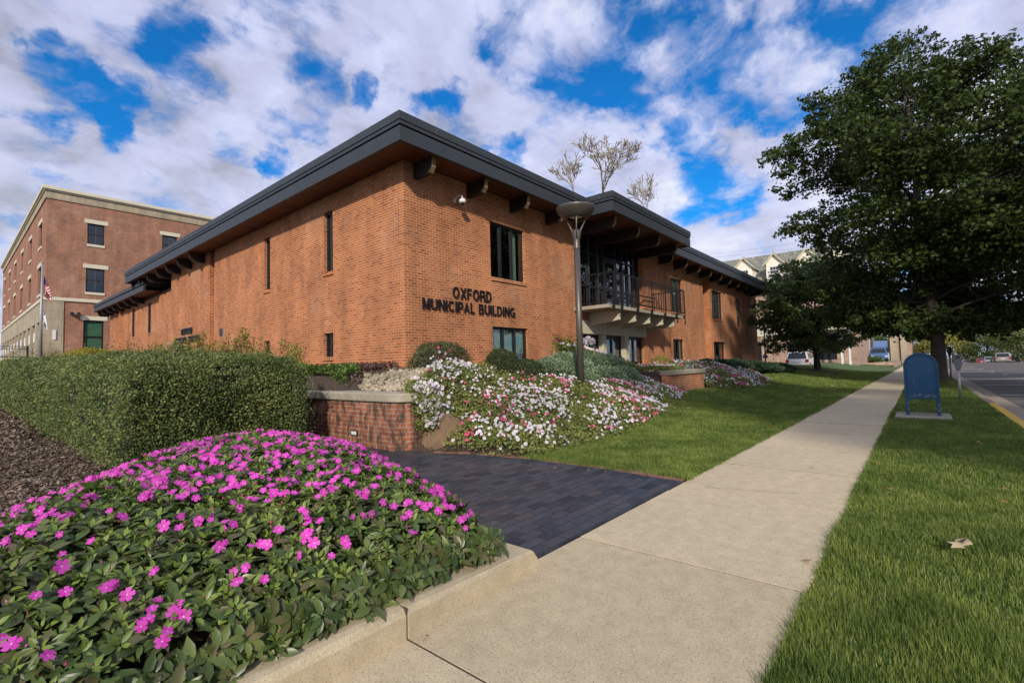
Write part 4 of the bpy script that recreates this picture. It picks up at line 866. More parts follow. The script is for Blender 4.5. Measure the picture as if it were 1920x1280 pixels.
# ------------------------------------------------------------------ hedge
def boxsurf(x0, x1, y0, y1, z0, z1f, n, faces, rnd=.42):
    P = []
    for f, k in faces:
        u = rng.uniform(0, 1, (k, 3)); p = np.empty((k,3)); p[:,0] = x0+(x1-x0)*u[:,0]; p[:,1] = y0+(y1-y0)*u[:,1]
        z1 = z1f(p[:,1])
        if f == 'front': p[:,1] = y0; z1 = z1f(p[:,1]); p[:,2] = z0+(z1-z0)*u[:,2]
        if f == 'left': p[:,0] = x0; p[:,2] = z0+(z1-z0)*u[:,2]
        if f == 'right': p[:,0] = x1; p[:,2] = z0+(z1-z0)*u[:,2]
        if f == 'top': p[:,2] = z1
        cx_, cy_ = (x0+x1)/2, (y0+y1)/2
        # round the vertical and top edges
        ex_ = np.clip((p[:,2]-(z1-rnd))/rnd, 0, 1); inset = rnd*(1-np.sqrt(1-ex_**2*.99))
        if f in ('front',): p[:,1] += inset; e2 = np.clip((x0+rnd-p[:,0])/rnd, 0, 1)+np.clip((p[:,0]-x1+rnd)/rnd, 0, 1); p[:,1] += rnd*(1-np.sqrt(1-e2**2*.99))
        if f == 'left': p[:,0] += inset
        if f == 'right': p[:,0] -= inset
        if f == 'top':
            e = np.clip((x0+rnd-p[:,0])/rnd,0,1)+np.clip((p[:,0]-x1+rnd)/rnd,0,1)+np.clip((y0+rnd-p[:,1])/rnd,0,1); p[:,2] -= rnd*(1-np.sqrt(1-np.clip(e,0,1)**2*.99))
        b = vnoise(p[:,0]+p[:,2]*1.3, p[:,1]-p[:,2]*.9, 2.2, 2)*.085+vnoise(p[:,0]*1.1+p[:,2], p[:,1]*1.2+p[:,2]*.8, 6, 4)*.055
        nrm = {'front':(0,-1,0),'left':(-1,0,0),'right':(1,0,0),'top':(0,0,1)}[f]
        p += np.array(nrm)[None]*(b+rng.normal(0,.03,k)-.02+rng.exponential(.06,k)*(rng.random(k) < .05))[:,None]; pit = vnoise(p[:,0]*1.3+p[:,2]*1.1, p[:,1]*1.2-p[:,2], 3.7, 9)+.5*vnoise(p[:,0]-p[:,2]*2, p[:,1]+p[:,2]*2, 9, 6); P.append(p[(pit < .82) | (rng.random(k) < .35)])
    return np.concatenate(P)
hz1 = lambda y: 1.42+.024*(y-7.2)
hd = empty('hedge', (2.5,7.3,0), 0, 'long clipped boxy green hedge left of the building', 'hedge')
def rel(P, o): return P-np.array(o.location)[None]
P = boxsurf(1.35,3.75,7.2,13,.02,hz1,0,[('front',26000),('left',15000),('right',2500),('top',26000)])
foliage('hedge_leaves', rel(P, hd), .036, M['hedge'], hd, tmpl=LEAF)
P = boxsurf(1.35,3.75,13,30,.05,hz1,0,[('left',18000),('top',12000)])
foliage('hedge_leaves', rel(P, hd), .055, M['hedge'], hd, tmpl=LEAF)
mb = MB(); mb.box(1.56,3.52,7.45,30,-.05,1.16); mb.box(1.72,3.4,7.7,30,1.16,1.34); mb.box(1.72,3.4,14,30,1.34,1.5); lp(mb, 'foliage_core', M['hedge_core'], hd)  # solid dark boxes stand for the shade inside the hedge
# yellow green shoots behind the hedge
sh = empty('shrub', (5.6,14,.9), 0, 'loose yellow-green shrub sprouting above the hedge by the lettered wall', 'shrub'); Pn = []; mb = MB()
for (px, py, t) in [(450,630,14),(440,645,14),(465,640,14),(420,640,15),(400,645,15),(375,632,17),(360,640,17),(345,650,18),(330,640,20),(300,650,21),(285,645,23),(250,643,26),(240,652,26),(500,650,12.5),(475,650,12.8),(535,645,12),(215,655,28),(555,648,11.5),(455,620,14),(380,625,17),(338,652,19),(392,652,16),(430,652,14.5),(265,655,24)]:
    for q in range(6):
        tip = Vector(dep(px+random.gauss(0,7), py+random.gauss(0,6), t)); b = tip+Vector((random.gauss(0,.12),random.gauss(0,.12),-random.uniform(.5,.8)))
        mb.tube([tuple(b-sh.location), tuple(tip-sh.location)], [.008,.003], 4, False)
        n = 26
        for k in range(n):
            w_ = random.random()**.8; c_ = b.lerp(tip, w_); Pn.append((c_.x+random.gauss(0,.07), c_.y+random.gauss(0,.07), c_.z+random.gauss(0,.03)))
mb.build('stems', M['impstem'], sh)
foliage('shoot_leaves', rel(np.array(Pn), sh), .06, M['shoot'], sh, tmpl=OVAL)
def ball(name, c, r, n, leaf, mat, label, tmpl=LEAF, cat='shrub', group=None, spiky=0, seed=0, core=.8):
    root = empty(name, (c[0], c[1], c[2]-r[2]), 0, label, cat, group)
    d = unit(rng.normal(size=(n,3))); d[:,2] = np.where(d[:,2] < -.5, -d[:,2], d[:,2])
    l = 1+.07*vnoise(d[:,0]*3+d[:,2]*2, d[:,1]*3-d[:,2]*2, 1.4, seed)+.04*vnoise(d[:,0]*8, d[:,1]*8+d[:,2]*7, 1.3, seed+2)
    q = rng.uniform(.0,1,n)**.35; q = .72+.3*q; P = d*np.array(r)[None]*(l*q)[:,None]
    if spiky: P *= (1+spiky*rng.exponential(.5, n)*(rng.random(n) < .25))[:,None]
    foliage('foliage', P+np.array([0,0,r[2]]), leaf, mat, root, tmpl=tmpl, N=d+rng.normal(size=(n,3))*.8)
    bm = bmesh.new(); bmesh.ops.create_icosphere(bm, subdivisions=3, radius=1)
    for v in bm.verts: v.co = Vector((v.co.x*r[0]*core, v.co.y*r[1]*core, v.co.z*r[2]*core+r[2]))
    me = bpy.data.meshes.new('foliage_core'); bm.to_mesh(me); bm.free(); link('foliage_core', me, M['hedge_core'], root); return root  # dark solid core painted as the inner shade of the shrub
ball('bushy_shrub', (6.98,7.95,1.22), (.72,.6,.52), 11500, .034, M['yew'], 'loose leggy shrub against the front corner of the building', spiky=.12, seed=1)
ball('boxwood_shrub', (8.55,7.55,1.22), (.43,.42,.36), 6500, .03, M['boxwood'], 'round clipped boxwood just left under the lower window', seed=2)
ball('boxwood_shrub', (8.45,6.75,1.02), (.44,.40,.30), 6500, .03, M['boxwood'], 'lower rounded boxwood in front of the other one, touching the petunias', seed=5)
# junipers
def juniper(name, blobs, mat, label, leaf=.07, dens=5200):
    c0 = blobs[0]; root = empty(name, (c0[0], c0[1], c0[2]-.3), 0, label, 'shrub'); Ps = []; Ns = []; mb = MB()
    for (x, y, z, a, b, c) in blobs:
        n = int(dens*a*b*2); d = unit(rng.normal(size=(n,3))); d[:,2] = np.abs(d[:,2])*.95; q = (.72+.33*rng.random(n)**.6)*(1+.10*vnoise(d[:,0]*5+x, d[:,1]*5+d[:,2]*4, 1.3, 3))
        Ps.append(d*np.array([a,b,c])*q[:,None]+np.array([x,y,z])-np.array(root.location)); Ns.append(np.cross(d, rng.normal(size=(n,3)))+.2*d)
    P = np.concatenate(Ps); N = np.concatenate(Ns)
    foliage('foliage', P, leaf, mat, root, tmpl=LEAF, N=N)
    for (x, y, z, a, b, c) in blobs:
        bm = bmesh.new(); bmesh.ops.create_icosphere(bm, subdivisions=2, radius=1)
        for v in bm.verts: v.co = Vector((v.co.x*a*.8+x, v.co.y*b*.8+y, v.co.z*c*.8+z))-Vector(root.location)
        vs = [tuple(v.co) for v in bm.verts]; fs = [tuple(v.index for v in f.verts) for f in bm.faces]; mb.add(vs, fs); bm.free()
    mb.build('foliage_core', M['hedge_core'], root)  # dark solid blobs painted as shade under the needles
juniper('juniper', [(9.6,7.0,.78,.75,.7,.55),(10.5,7.1,.85,.9,.8,.62),(11.4,7.15,.92,.9,.8,.66),(12.1,6.9,.85,.7,.8,.62),(10.0,6.4,.62,.7,.6,.40),(11.1,6.3,.68,.8,.6,.42),(11.9,6.2,.68,.6,.5,.42)], M['juniper'], 'broad blue-green juniper spreading behind the bronze lamp post')
juniper('juniper', [(22.5,7.2,.80,1.4,1.0,.42),(24.5,7.0,.78,1.5,1.0,.42),(26.8,6.8,.72,1.5,1.0,.38),(29,6.6,.6,1.5,.9,.40),(31.5,6.4,.5,1.4,.9,.42)], M['dark_juniper'], 'low dark green juniper spreading along the building toward the white car', leaf=.1, dens=2600)
ball('yellow_shrub', (5.5,36,2.0), (1.6,1.2,.75), 5000, .09, M['yellowshrub'], 'bright yellow shrub beyond the hedge below the green-shaded window', seed=7)
ball('small_shrub', (16.9,7.2,1.05), (.45,.4,.32), 900, .05, M['shoot'], 'sparse yellowish shrub on the planter beside the small dark window', seed=8, core=.3)
# ivy, red groundcover and river stones on the terrace
def scatter(x0, x1, y0, y1, n, cond): 
    x = rng.uniform(x0, x1, n); y = rng.uniform(y0, y1, n); k = cond(x, y); return x[k], y[k]
x, y = scatter(4.55, 7.2, 7.6, 15, 26000, lambda x, y: (y > 7.35+1.5*(x-4.45)+.15*np.sin(x*7)) & (x < 6.5+.25*np.sin(y*3)))
P = np.stack([x, y, G(x,y)+.03+rng.uniform(0,.13,len(x))+.05*vnoise(x,y,4)], -1)
o = foliage('ivy', P, .055, M['ivy'], None, tmpl=OVAL); tag(o, 'bright green ivy ground cover behind the retaining wall', 'ground cover', kind='stuff')
x, y = scatter(5.9, 7.2, 9.7, 15, 7000, lambda x, y: x > 6.35+.2*np.sin(y*3))
o = foliage('wine_groundcover', np.stack([x, y, G(x,y)+.03+rng.uniform(0,.13,len(x))], -1), .05, M['redplant'], None, tmpl=OVAL); tag(o, 'dark wine-coloured low plants along the side wall', 'ground cover', kind='stuff')
# stones
bm = bmesh.new(); bmesh.ops.create_icosphere(bm, subdivisions=2, radius=1); TV = np.array([tuple(v.co) for v in bm.verts]); TF = np.array([[v.index for v in f.verts] for f in bm.faces]); bm.free()
TV = TV*np.array([1,.7,.45])*(1+.08*rng.normal(size=(len(TV),1)))
x, y = scatter(4.55, 7.0, 5.9, 9.2, 5200, lambda x, y: pdist(x, y, np.array([(4.6,7.45),(5.14,7.78),(6.3,8.25),(6.5,7.6),(5.9,7.0),(4.9,6.25),(4.6,6.2)]))+.06*np.sin(9*x) > 0)
P = np.stack([x, y, G(x,y)+.02+rng.uniform(0,.06,len(x))], -1); N = rng.normal(size=(len(x),3))*.5+np.array([0,0,1]); U, W, N = frames(N)
V, Gr = inst(TV, [(TF,0)], P, U, W, N, rng.uniform(.022,.065,len(x)))
o = np_mesh('river_stones', V, Gr, [M['stones']], smooth=True); tag(o, 'band of pale rounded river stones behind the retaining wall', 'stones', kind='stuff')
# mulch chips
CH = ([(-.5,-.12,0),(.5,-.15,.05),(.45,.13,.1),(-.48,.12,.02)], [([(0,1,2,3)],0)])
def chips_(x, y, s, name, label, dz=0):
    P = np.stack([x, y, G(x,y)-.02+dz+rng.uniform(0,.03,len(x))], -1); N = rng.normal(size=(len(x),3))*.35+np.array([0,0,1]); U, W, N = frames(N)
    V, Gr = inst(CH[0], CH[1], P, U, W, N, s*rng.uniform(.4,1.4,len(x))); o = np_mesh(name, V, Gr, [M['chip']]); tag(o, label, 'mulch', kind='stuff')
x1, y1 = scatter(-.6, 1.45, 3.2, 12, 52000, lambda x, y: rng.random(len(x)) < np.clip(1.3-.08*y, .2, 1)); chips_(x1, y1, .05, 'mulch_chips', 'brown shredded bark mulch left of the hedge')
x1, y1 = scatter(-1.5, 1.45, 12, 27, 14000, lambda x, y: x < 9); chips_(x1, y1, .10, 'mulch_chips', 'brown bark mulch farther along the hedge')
x1, y1 = scatter(4.7, 7.2, 6.2, 12, 13000, lambda x, y: (y < 9.2+1.5*(x-4.6)) | (x > 6.2)); chips_(x1, y1, .045, 'mulch_chips', 'dark mulch on the terrace beside the building corner', .015)
# ------------------------------------------------------------------ impatiens mound
MP = np.array([(2.10,1.93),(2.25,2.25),(2.44,2.8),(2.65,3.3),(2.88,4.0),(3.05,4.8),(2.95,5.5),(2.6,6.1),(2.0,6.35),(1.35,6.1),(.65,5.1),(.1,4.25),(-.5,3.2),(-1.4,2.5),(-1.6,1.93)])
def MH(x, y):
    d = pdist(x, y, MP); t = np.clip(d/1.1, 0, 1); return .10+.43*np.sqrt(1-(1-t)**2)+.022*vnoise(x, y, 4.5, 3)+.018*vnoise(x, y, 9, 5)
imp = empty('impatiens_bed', (1.2,3.6,0), 0, 'dense green mound of magenta impatiens flowers beside the sidewalk', 'flower bed')
x = rng.uniform(-1.7,3.1,40000); y = rng.uniform(1.9,6.4,40000); d = pdist(x, y, MP); k = d > -.03; x, y, d = x[k], y[k], d[k]
# poisson-ish thinning on a jittered grid; finer close to the camera
key = {}; keep = []
for i in range(len(x)):
    s_ = .057; c_ = (int(x[i]/s_), int(y[i]/s_))
    if c_ in key: continue
    key[c_] = 1; keep.append(i)
x, y, d = x[keep], y[keep], d[keep]
def grad(f, x, y, h=.03): return np.stack([-(f(x+h,y)-f(x-h,y))/(2*h), -(f(x,y+h)-f(x,y-h))/(2*h), np.ones_like(x)], -1)
Z = MH(x, y)+rng.normal(0,.022,len(x)); Z = np.where((y < 2.12) & (x < 2.5), np.maximum(Z, .185), Z); Nn = unit(grad(MH, x, y)+rng.normal(size=(len(x),3))*.22)
edge = d < .12; Nn[edge] = unit(Nn[edge]+np.array([0,0,.2]))
C0 = np.stack([x, y, Z], -1)
def whorl(C, Nn, nl, size, tilt, name, mat):
    n = len(C); U, W, N = frames(Nn); P = []; A = []; B = []; S = []
    ph = rng.uniform(0, 6.28, n)
    for k in range(nl):
        a = ph+k*2*math.pi/nl+rng.normal(0,.18,n); rad = np.cos(a)[:,None]*U+np.sin(a)[:,None]*W; tl = tilt+rng.normal(0,.28,n)
        ax_ = unit(rad*np.cos(tl)[:,None]+N*np.sin(tl)[:,None]); nn = unit(N*np.cos(tl)[:,None]-rad*np.sin(tl)[:,None]); P.append(C+rad*.006-N*rng.uniform(0,.02,n)[:,None]); A.append(ax_); B.append(nn); S.append(size*rng.uniform(.55,1.2,n))
    P = np.concatenate(P); A = np.concatenate(A); B = np.concatenate(B); S = np.concatenate(S); Wd = np.cross(B, A)
    L7 = ([(0,0,0),(.28,.19,.03),(.6,.20,.015),(1,0,-.16),(.6,-.20,.015),(.28,-.19,.03),(.3,0,-.03),(.62,0,-.06)], [([(0,6,1,1),(0,5,6,6)],0)])
    tf = [([(6,7,2,1),(5,4,7,6)],0), ([(0,6,1),(0,5,6),(7,3,2),(4,3,7)],0)]
    V, Gr = inst(L7[0], tf, P-np.array(imp.location), A, Wd, B, S); return np_mesh(name, V, Gr, [mat], imp)
whorl(C0, Nn, 8, .072, .14, 'impatiens_foliage', M['impleaf'])
whorl(C0+Nn*.012, Nn, 5, .042, .65, 'young_leaves', M['imptip'])
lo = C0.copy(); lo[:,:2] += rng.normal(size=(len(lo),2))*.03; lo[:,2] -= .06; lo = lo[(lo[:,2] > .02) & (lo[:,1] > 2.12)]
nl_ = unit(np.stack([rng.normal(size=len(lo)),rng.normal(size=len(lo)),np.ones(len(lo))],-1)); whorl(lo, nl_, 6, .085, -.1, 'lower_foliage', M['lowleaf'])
# leaves spilling over the kerb
xs_ = rng.uniform(-1.5,2.06,260); sp = np.stack([xs_, 1.90+rng.uniform(-.04,.06,260)+.012*np.sin(xs_*9), rng.uniform(.15,.26,260)], -1)
whorl(sp, unit(np.stack([rng.normal(0,.3,260),-1+rng.normal(0,.2,260),.6+rng.normal(0,.2,260)],-1)), 7, .075, .1, 'edge_foliage', M['impleaf'])
st = MB()
for i in rng.choice(len(C0), 500): p = Vector(C0[i])-Vector(imp.location); q = p+Vector((random.gauss(0,.02),random.gauss(0,.02),-.14)); st.tube([tuple(q), tuple(p)], [.0035,.003], 4, False)
st.build('stems', M['impstem'], imp)
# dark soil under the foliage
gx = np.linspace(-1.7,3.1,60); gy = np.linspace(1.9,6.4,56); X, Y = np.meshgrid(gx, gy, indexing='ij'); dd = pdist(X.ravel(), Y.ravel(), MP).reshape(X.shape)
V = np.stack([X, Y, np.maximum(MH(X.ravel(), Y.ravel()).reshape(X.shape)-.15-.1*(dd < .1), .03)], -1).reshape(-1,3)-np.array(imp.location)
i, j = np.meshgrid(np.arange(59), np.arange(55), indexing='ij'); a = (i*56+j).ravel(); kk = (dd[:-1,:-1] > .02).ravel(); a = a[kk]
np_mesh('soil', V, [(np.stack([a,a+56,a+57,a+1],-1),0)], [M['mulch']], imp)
bi = rng.choice(len(C0), 420); Pb = C0[bi]+Nn[bi]*.03+rng.normal(size=(420,3))*.012; Ub, Wb, Nb = frames(Nn[bi]+rng.normal(size=(420,3))*.5)
BD = ([(0,0,0),(.3,0,.35),(0,.3,.35),(-.3,0,.35),(0,-.3,.35),(0,0,1)], [([(0,2,1),(0,3,2),(0,4,3),(0,1,4),(5,1,2),(5,2,3),(5,3,4),(5,4,1)],0)])
V, Gr = inst(BD[0], BD[1], Pb-np.array(imp.location), Ub, Wb, Nb, .015*rng.uniform(.6,1.3,420)); np_mesh('buds', V, Gr, [M['rose']], imp)['kind'] = 'stuff'
# blossoms
PT = []; PF = []
for k in range(5):
    a = k*2*math.pi/5; ca, sa = math.cos(a), math.sin(a); z = .02*(k % 2); b = len(PT)
    for (r_, t_, zz) in [(0,0,0),(.5,.33,.06),(.85,.36,.10),(.97,.15,.10),(.90,0,.08),(.97,-.15,.10),(.85,-.36,.10),(.5,-.33,.06)]:
        PT.append((r_*ca-t_*sa, r_*sa+t_*ca, zz+z))
    PF.append(tuple(range(b, b+8)))
tb = len(PT); PT += [(.10*math.cos(a), .10*math.sin(a), .055) for a in np.arange(0, 6.28, 6.2832/6)]; IMPF = (PT, [(PF,0), ([tuple(range(tb, tb+6))],1)])
hx = []
n8 = 10
PT2 = [(0,0,-.18)]+[(.42*math.cos(a), .42*math.sin(a), 0) for a in np.arange(n8)*2*math.pi/n8]+[((1 if k % 2 else .86)*math.cos(k*2*math.pi/n8), (1 if k % 2 else .86)*math.sin(k*2*math.pi/n8), .05) for k in range(n8)]
F3 = [(0,1+k,1+(k+1) % n8) for k in range(n8)]; F4 = [(1+k,1+n8+k,1+n8+(k+1) % n8,1+(k+1) % n8) for k in range(n8)]
PT2 += [(.20*math.cos(a), .20*math.sin(a), -.075) for a in np.arange(6)*math.pi/3]; tb = 1+2*n8
PETF = (PT2, [(F3,0),(F4,0),([tuple(range(tb,tb+6))],1)])
CF = np.array([0,0,1.2])
def blossoms(P, Nn, size, tmpl, mats, root, name, nsep=100):
    """the nearest ones are parts of their own, the rest one stuff part"""
    dist = np.linalg.norm(P-CF, axis=1); order = np.argsort(dist); P = P[order]; Nn = Nn[order]; size = size[order]
    U, W, N = frames(Nn); rl = np.array(root.location)
    me = None
    for i in range(min(nsep, len(P))):
        if me is None:
            V, Gr = inst(tmpl[0], tmpl[1], np.zeros((1,3)), np.array([[1.,0,0]]), np.array([[0,1.,0]]), np.array([[0,0,1.]]), 1.0); o = np_mesh(name, V, Gr, mats, root); me = o.data
        else:
            o = bpy.data.objects.new(name, me); col.objects.link(o); o.parent = root
        mt = Matrix([[U[i,0],W[i,0],N[i,0]],[U[i,1],W[i,1],N[i,1]],[U[i,2],W[i,2],N[i,2]]]).to_4x4(); s_ = float(size[i])
        o.matrix_local = Matrix.Translation(Vector(P[i]-rl)) @ mt @ Matrix.Diagonal((s_,s_,s_,1))
    if len(P) > nsep:
        V, Gr = inst(tmpl[0], tmpl[1], P[nsep:]-rl, U[nsep:], W[nsep:], N[nsep:], size[nsep:]); o = np_mesh(name+'_mass', V, Gr, mats, root); o['kind'] = 'stuff'
n = 4200; x = rng.uniform(-1.3,3.05,n); y = rng.uniform(1.95,6.35,n); d = pdist(x, y, MP)
# more flowers towards the far and right side, as on the plants
dd_ = np.clip((y-2.6)/2.6, 0, 1); pr = .29+.16*dd_**1.6+.10*np.exp(-((x-2.6)/.5)**2)+.14*np.exp(-((y-2.5)/.4)**2)*(x > .7)
pr *= (.75+.5*(vnoise(x, y, 3.3, 7) > .05)); k = (d > .02) & (rng.random(n) < pr); x, y = x[k], y[k]
# flowers come in small bunches
x = np.concatenate([x, x[::3]+rng.normal(0,.03,len(x[::3]))]); y = np.concatenate([y, y[::3]+rng.normal(0,.03,len(y[::3]))])
P = np.stack([x, y, MH(x, y)+.045+rng.uniform(0,.02,len(x))], -1); Nn = unit(grad(MH, x, y)+np.array([-.25,-.55,.1])+rng.normal(size=(len(x),3))*.55)
blossoms(P, Nn, .024*rng.uniform(.6,1.2,len(x)), IMPF, [M['pink'], M['lightthroat']], imp, 'blossom')
# ------------------------------------------------------------------ petunia beds
def petbed(root, xr, yr, cond, nleaf, nfl, leaf, fsize, hfun, label_rose=True, seed=1, rose_p=.16, leafmat='petleaf', stray=0, nsep=100):
    x = rng.uniform(*xr, nleaf); y = rng.uniform(*yr, nleaf); k = cond(x, y); x, y = x[k], y[k]
    hh = lambda a, b: G(a, b)+hfun(a, b)
    P = np.stack([x, y, hh(x, y)-rng.uniform(0,.10,len(x))**1.0+.015], -1)
    foliage('petunia_foliage', rel(P, root), leaf, M[leafmat], root, tmpl=OVAL, up=.5)
    x = rng.uniform(*xr, nfl); y = rng.uniform(*yr, nfl); k = cond(x, y); x, y = x[k], y[k]
    dn = vnoise(x, y, 2.3, seed)*.5+vnoise(x, y, 5.5, seed+3)*.5
    k = rng.random(len(x)) < np.clip(.46+.85*dn, .04, 1); x, y, dn = x[k], y[k], dn[k]
    P = np.stack([x, y, hh(x, y)+.03+rng.uniform(0,.04,len(x))], -1); Nn = unit(np.array([-.35,-.65,.55])+rng.normal(size=(len(x),3))*.38)
    rz = (vnoise(x, y, 2.6, seed+9)+.25*vnoise(x, y, 7, seed+4) > .16) & (rng.random(len(x)) < .48) | (rng.random(len(x)) < rose_p*.25)
    s_ = fsize*rng.uniform(.75,1.2,len(x))
    blossoms(P[~rz], Nn[~rz], s_[~rz], PETF, [M['white_petal'], M['throat']], root, 'white_blossom', nsep*3//4)
    blossoms(P[rz], Nn[rz], s_[rz], PETF, [M['rose'], M['rose']], root, 'rose_blossom', nsep-nsep*3//4)
pb = empty('petunia_bed', (8,5,.2), 0, 'large sloping bed of white and rose petunias around the bronze lamp post', 'flower bed')
ytop = lambda x: np.interp(x, [4.6,5.5,6.3,7.6,8.2,9,10,12.4,12.8,13.2,14.6], [6.2,6.7,7.3,7.2,6.4,6.1,5.9,5.7,6.6,6.4,6.0])
hf = lambda x, y: .05+.13*ss((y-Eb(x)+.05)/.5)+.05*vnoise(x, y, 3.1, 6)+.03*vnoise(x, y, 6.7, 2)
c1 = lambda x, y: (y > Eb(x)+.04*np.sin(x*7)-.04) & (y < ytop(x)) & ((x > 4.75) | ((y < 5.22) & (x > np.interp(y, [3,3.9,4.75,5.35], [4.93,4.91,4.73,4.55])))) & (x < 14.3-.35*(y-4.5)) & ~((x < 5.12) & (y > 5.22) & (y < 5.85))
petbed(pb, (4.5,14.6), (3.6,7.6), c1, 80000, 8200, .045, .0255, hf, seed=1)
# the cascade over the end of the retaining wall
n = 5200; t = rng.random(n); x = 4.62+rng.normal(0,.13,n)+.08*t; y = 5.68+rng.normal(0,.10,n)-.10*t; z = .92-.62*t**.9+rng.normal(0,.03,n); k = (x > 4.36+.16*t) & (y < 6.1)
foliage('petunia_foliage', rel(np.stack([x, y, z], -1)[k], pb), .04, M['petleaf'], pb, tmpl=OVAL)
n = 300; t = rng.random(n); x = 4.66+rng.normal(0,.13,n)+.06*t; y = 5.60-.12*t+rng.normal(0,.05,n); z = .95-.62*t+rng.normal(0,.03,n); k = x > 4.34+.2*t
blossoms(np.stack([x,y,z],-1)[k], unit(np.array([-.5,-.8,.2])+rng.normal(size=(k.sum(),3))*.3), .030*rng.uniform(.8,1.2,k.sum()), PETF, [M['white_petal'], M['throat']], pb, 'white_blossom', 0)
# flowers climbing into the corner shrub
n = 90; a = rng.uniform(0,1,n); x = 6.62+.25*a+rng.normal(0,.16,n); y = 7.52+.1*a+rng.normal(0,.05,n); z = .95+.62*a+rng.normal(0,.03,n); rz = rng.random(n) < .6
for m_, q in (('rose',rz),('white_petal',~rz)):
    blossoms(np.stack([x,y,z],-1)[q], unit(np.array([-.5,-.8,.3])+rng.normal(size=(q.sum(),3))*.3), .03*rng.uniform(.8,1.2,q.sum()), PETF, [M[m_], M['throat']], pb, 'climbing_blossom', 0)
# entrance flowers right of the juniper, higher up
pe = empty('entrance_petunias', (13,7.6,1), 0, 'tall white and pink petunias in front of the entrance doors, behind the juniper', 'flower bed')
hf2 = lambda x, y: np.interp(x, [11.2,12,13,14.2,15], [.70,.62,.42,.18,.1])*(1+0*y)+.04*vnoise(x, y, 5, 1)
petbed(pe, (11.2,15), (6.6,7.9), lambda x, y: y > 6.7, 7000, 700, .05, .034, hf2, seed=4, nsep=60)
hyd = empty('hydrangea', (11.8,7.8,1), 0, 'cream hydrangea heads above the juniper by the entrance', 'shrub')
for (px, py, t) in ((1095,640,13.6),(1103,636,13.6),(1110,640,13.5)):
    p = Vector(dep(px, py, t))-hyd.location; q = unit(rng.normal(size=(130,3)))*.075+np.array(p); foliage('flower_head', q, .045, M['white_petal'], hyd, tmpl=OVAL)
q = rng.normal(size=(900,3))*np.array([.28,.2,.16])+np.array([.05,0,.62]); foliage('foliage', q, .07, M['shoot'], hyd, tmpl=OVAL)
# far bed
pf = empty('petunia_bed', (18,5,.5), 0, 'farther bed of white and rose petunias right of the low planter wall', 'flower bed')
hf3 = lambda x, y: .06+.16*ss((y-Eb(x)+.05)/.6)+.05*vnoise(x, y, 2.5, 6)
petbed(pf, (16.15,25), (3.8,8.0), lambda x, y: (y > Eb(x)) & (y < 7.4-.06*(x-16)) & (x < 24.5-.3*(y-4)), 30000, 3800, .075, .036, hf3, seed=6)
x = rng.uniform(13.5,16,500); y = rng.uniform(5.8,6.6,500)
petbed(pf, (14.6,16.6), (5.9,7.2), lambda x, y: x > 0, 1500, 160, .06, .034, lambda x, y: .12+0*x, seed=8, nsep=0)
# ------------------------------------------------------------------ grass
def blades(x, y, h, wd, name, label, lean=.35):
    n = len(x); z = np.where(y < .52, 0, G(x, y)) - .01; az = rng.uniform(0, 6.28, n); h = .82*h*rng.uniform(.5,1.25,n)*(.95+.35*vnoise(x, y, 5, 2)+.15*vnoise(x, y, 19, 5)); wd = .85*wd*rng.uniform(.7,1.3,n)
    dx = np.cos(az); dy = np.sin(az); ln = rng.uniform(.1,1,n)*lean*h*1.6; a2 = az+rng.uniform(-.6,.6,n)+1.57; lx = np.cos(a2)*ln; ly = np.sin(a2)*ln
    b = np.stack([x,y,z],-1); hw = np.stack([dx*wd/2, dy*wd/2, np.zeros(n)],-1); m = b+np.stack([lx*.35,ly*.35,h*.6],-1); t = b+np.stack([lx,ly,h],-1)
    V = np.stack([b-hw, b+hw, m+hw*.75, m-hw*.75, t], 1).reshape(-1,3); o = (np.arange(n)*5)[:,None]
    ob = np_mesh(name, V, [(np.array([[0,1,2,3]])+o,0),(np.array([[3,2,4]])+o,0)], [M['grass']]); tag(ob, label, 'grass', kind='stuff')
def dsc(x0, x1, y0, y1, dens, cond=None):
    n = int((x1-x0)*(y1-y0)*dens); x = rng.uniform(x0,x1,n); y = rng.uniform(y0,y1,n)
    if cond is not None: k = cond(x, y); x, y = x[k], y[k]
    return x, y
fr_ = lambda x, y: (y > -.80*x+.2) & (y < 20)
for (a, b, dn, h, wd, nm) in ((1.2,3.2,16000,.062,.0042,'nearest'),(3.2,6,10500,.060,.006,'middle'),(6,12,4600,.058,.009,'farther')):
    x, y = dsc(a, b, -1.18, .50, dn, fr_); 
    blades(x, y, h, wd, 'verge_grass', 'green grass verge between sidewalk and street, %s stretch' % nm)
x, y = dsc(12, 34, -1.18, .50, 1000); blades(x, y, .06, .016, 'verge_grass', 'green grass verge around the mailbox and the oak')
# ragged edge over the sidewalk
x = rng.uniform(1.2,14,5200); y = .50+np.abs(rng.normal(0,.016,5200)); blades(x, y-.01, .05, .005, 'verge_grass', 'ragged grass edge leaning over the sidewalk', .9)
x = rng.uniform(4.86,16,4200); y = yL(x)-np.abs(rng.normal(0,.02,4200))+.01; blades(x, y, .05, .006, 'lawn_grass', 'ragged lawn edge creeping over the far side of the sidewalk', .9)
def crack(pts, wd, label):
    V_ = []; F_ = []
    for i, (a, b) in enumerate(pts):
        w1 = wd*random.uniform(.4,1.2); V_ += [(a-w1, b, .0032), (a+w1, b, .0032)]
        if i: F_.append((2*i-2, 2*i-1, 2*i+1, 2*i))
    tag(MB().add(V_, F_).build('sidewalk_crack', M['joint']), label, 'crack')
random.seed(5); a_ = 4.75; P_ = []
for i in range(30): b_ = 1.62-i*.026; a_ += random.gauss(.008,.014); P_.append((a_, b_))
crack(P_, .0028, 'thin wandering crack across the sidewalk just beyond the paver path')
lc = lambda x, y: (y > yL(x)-.005) & (y < Eb(x)+.12)
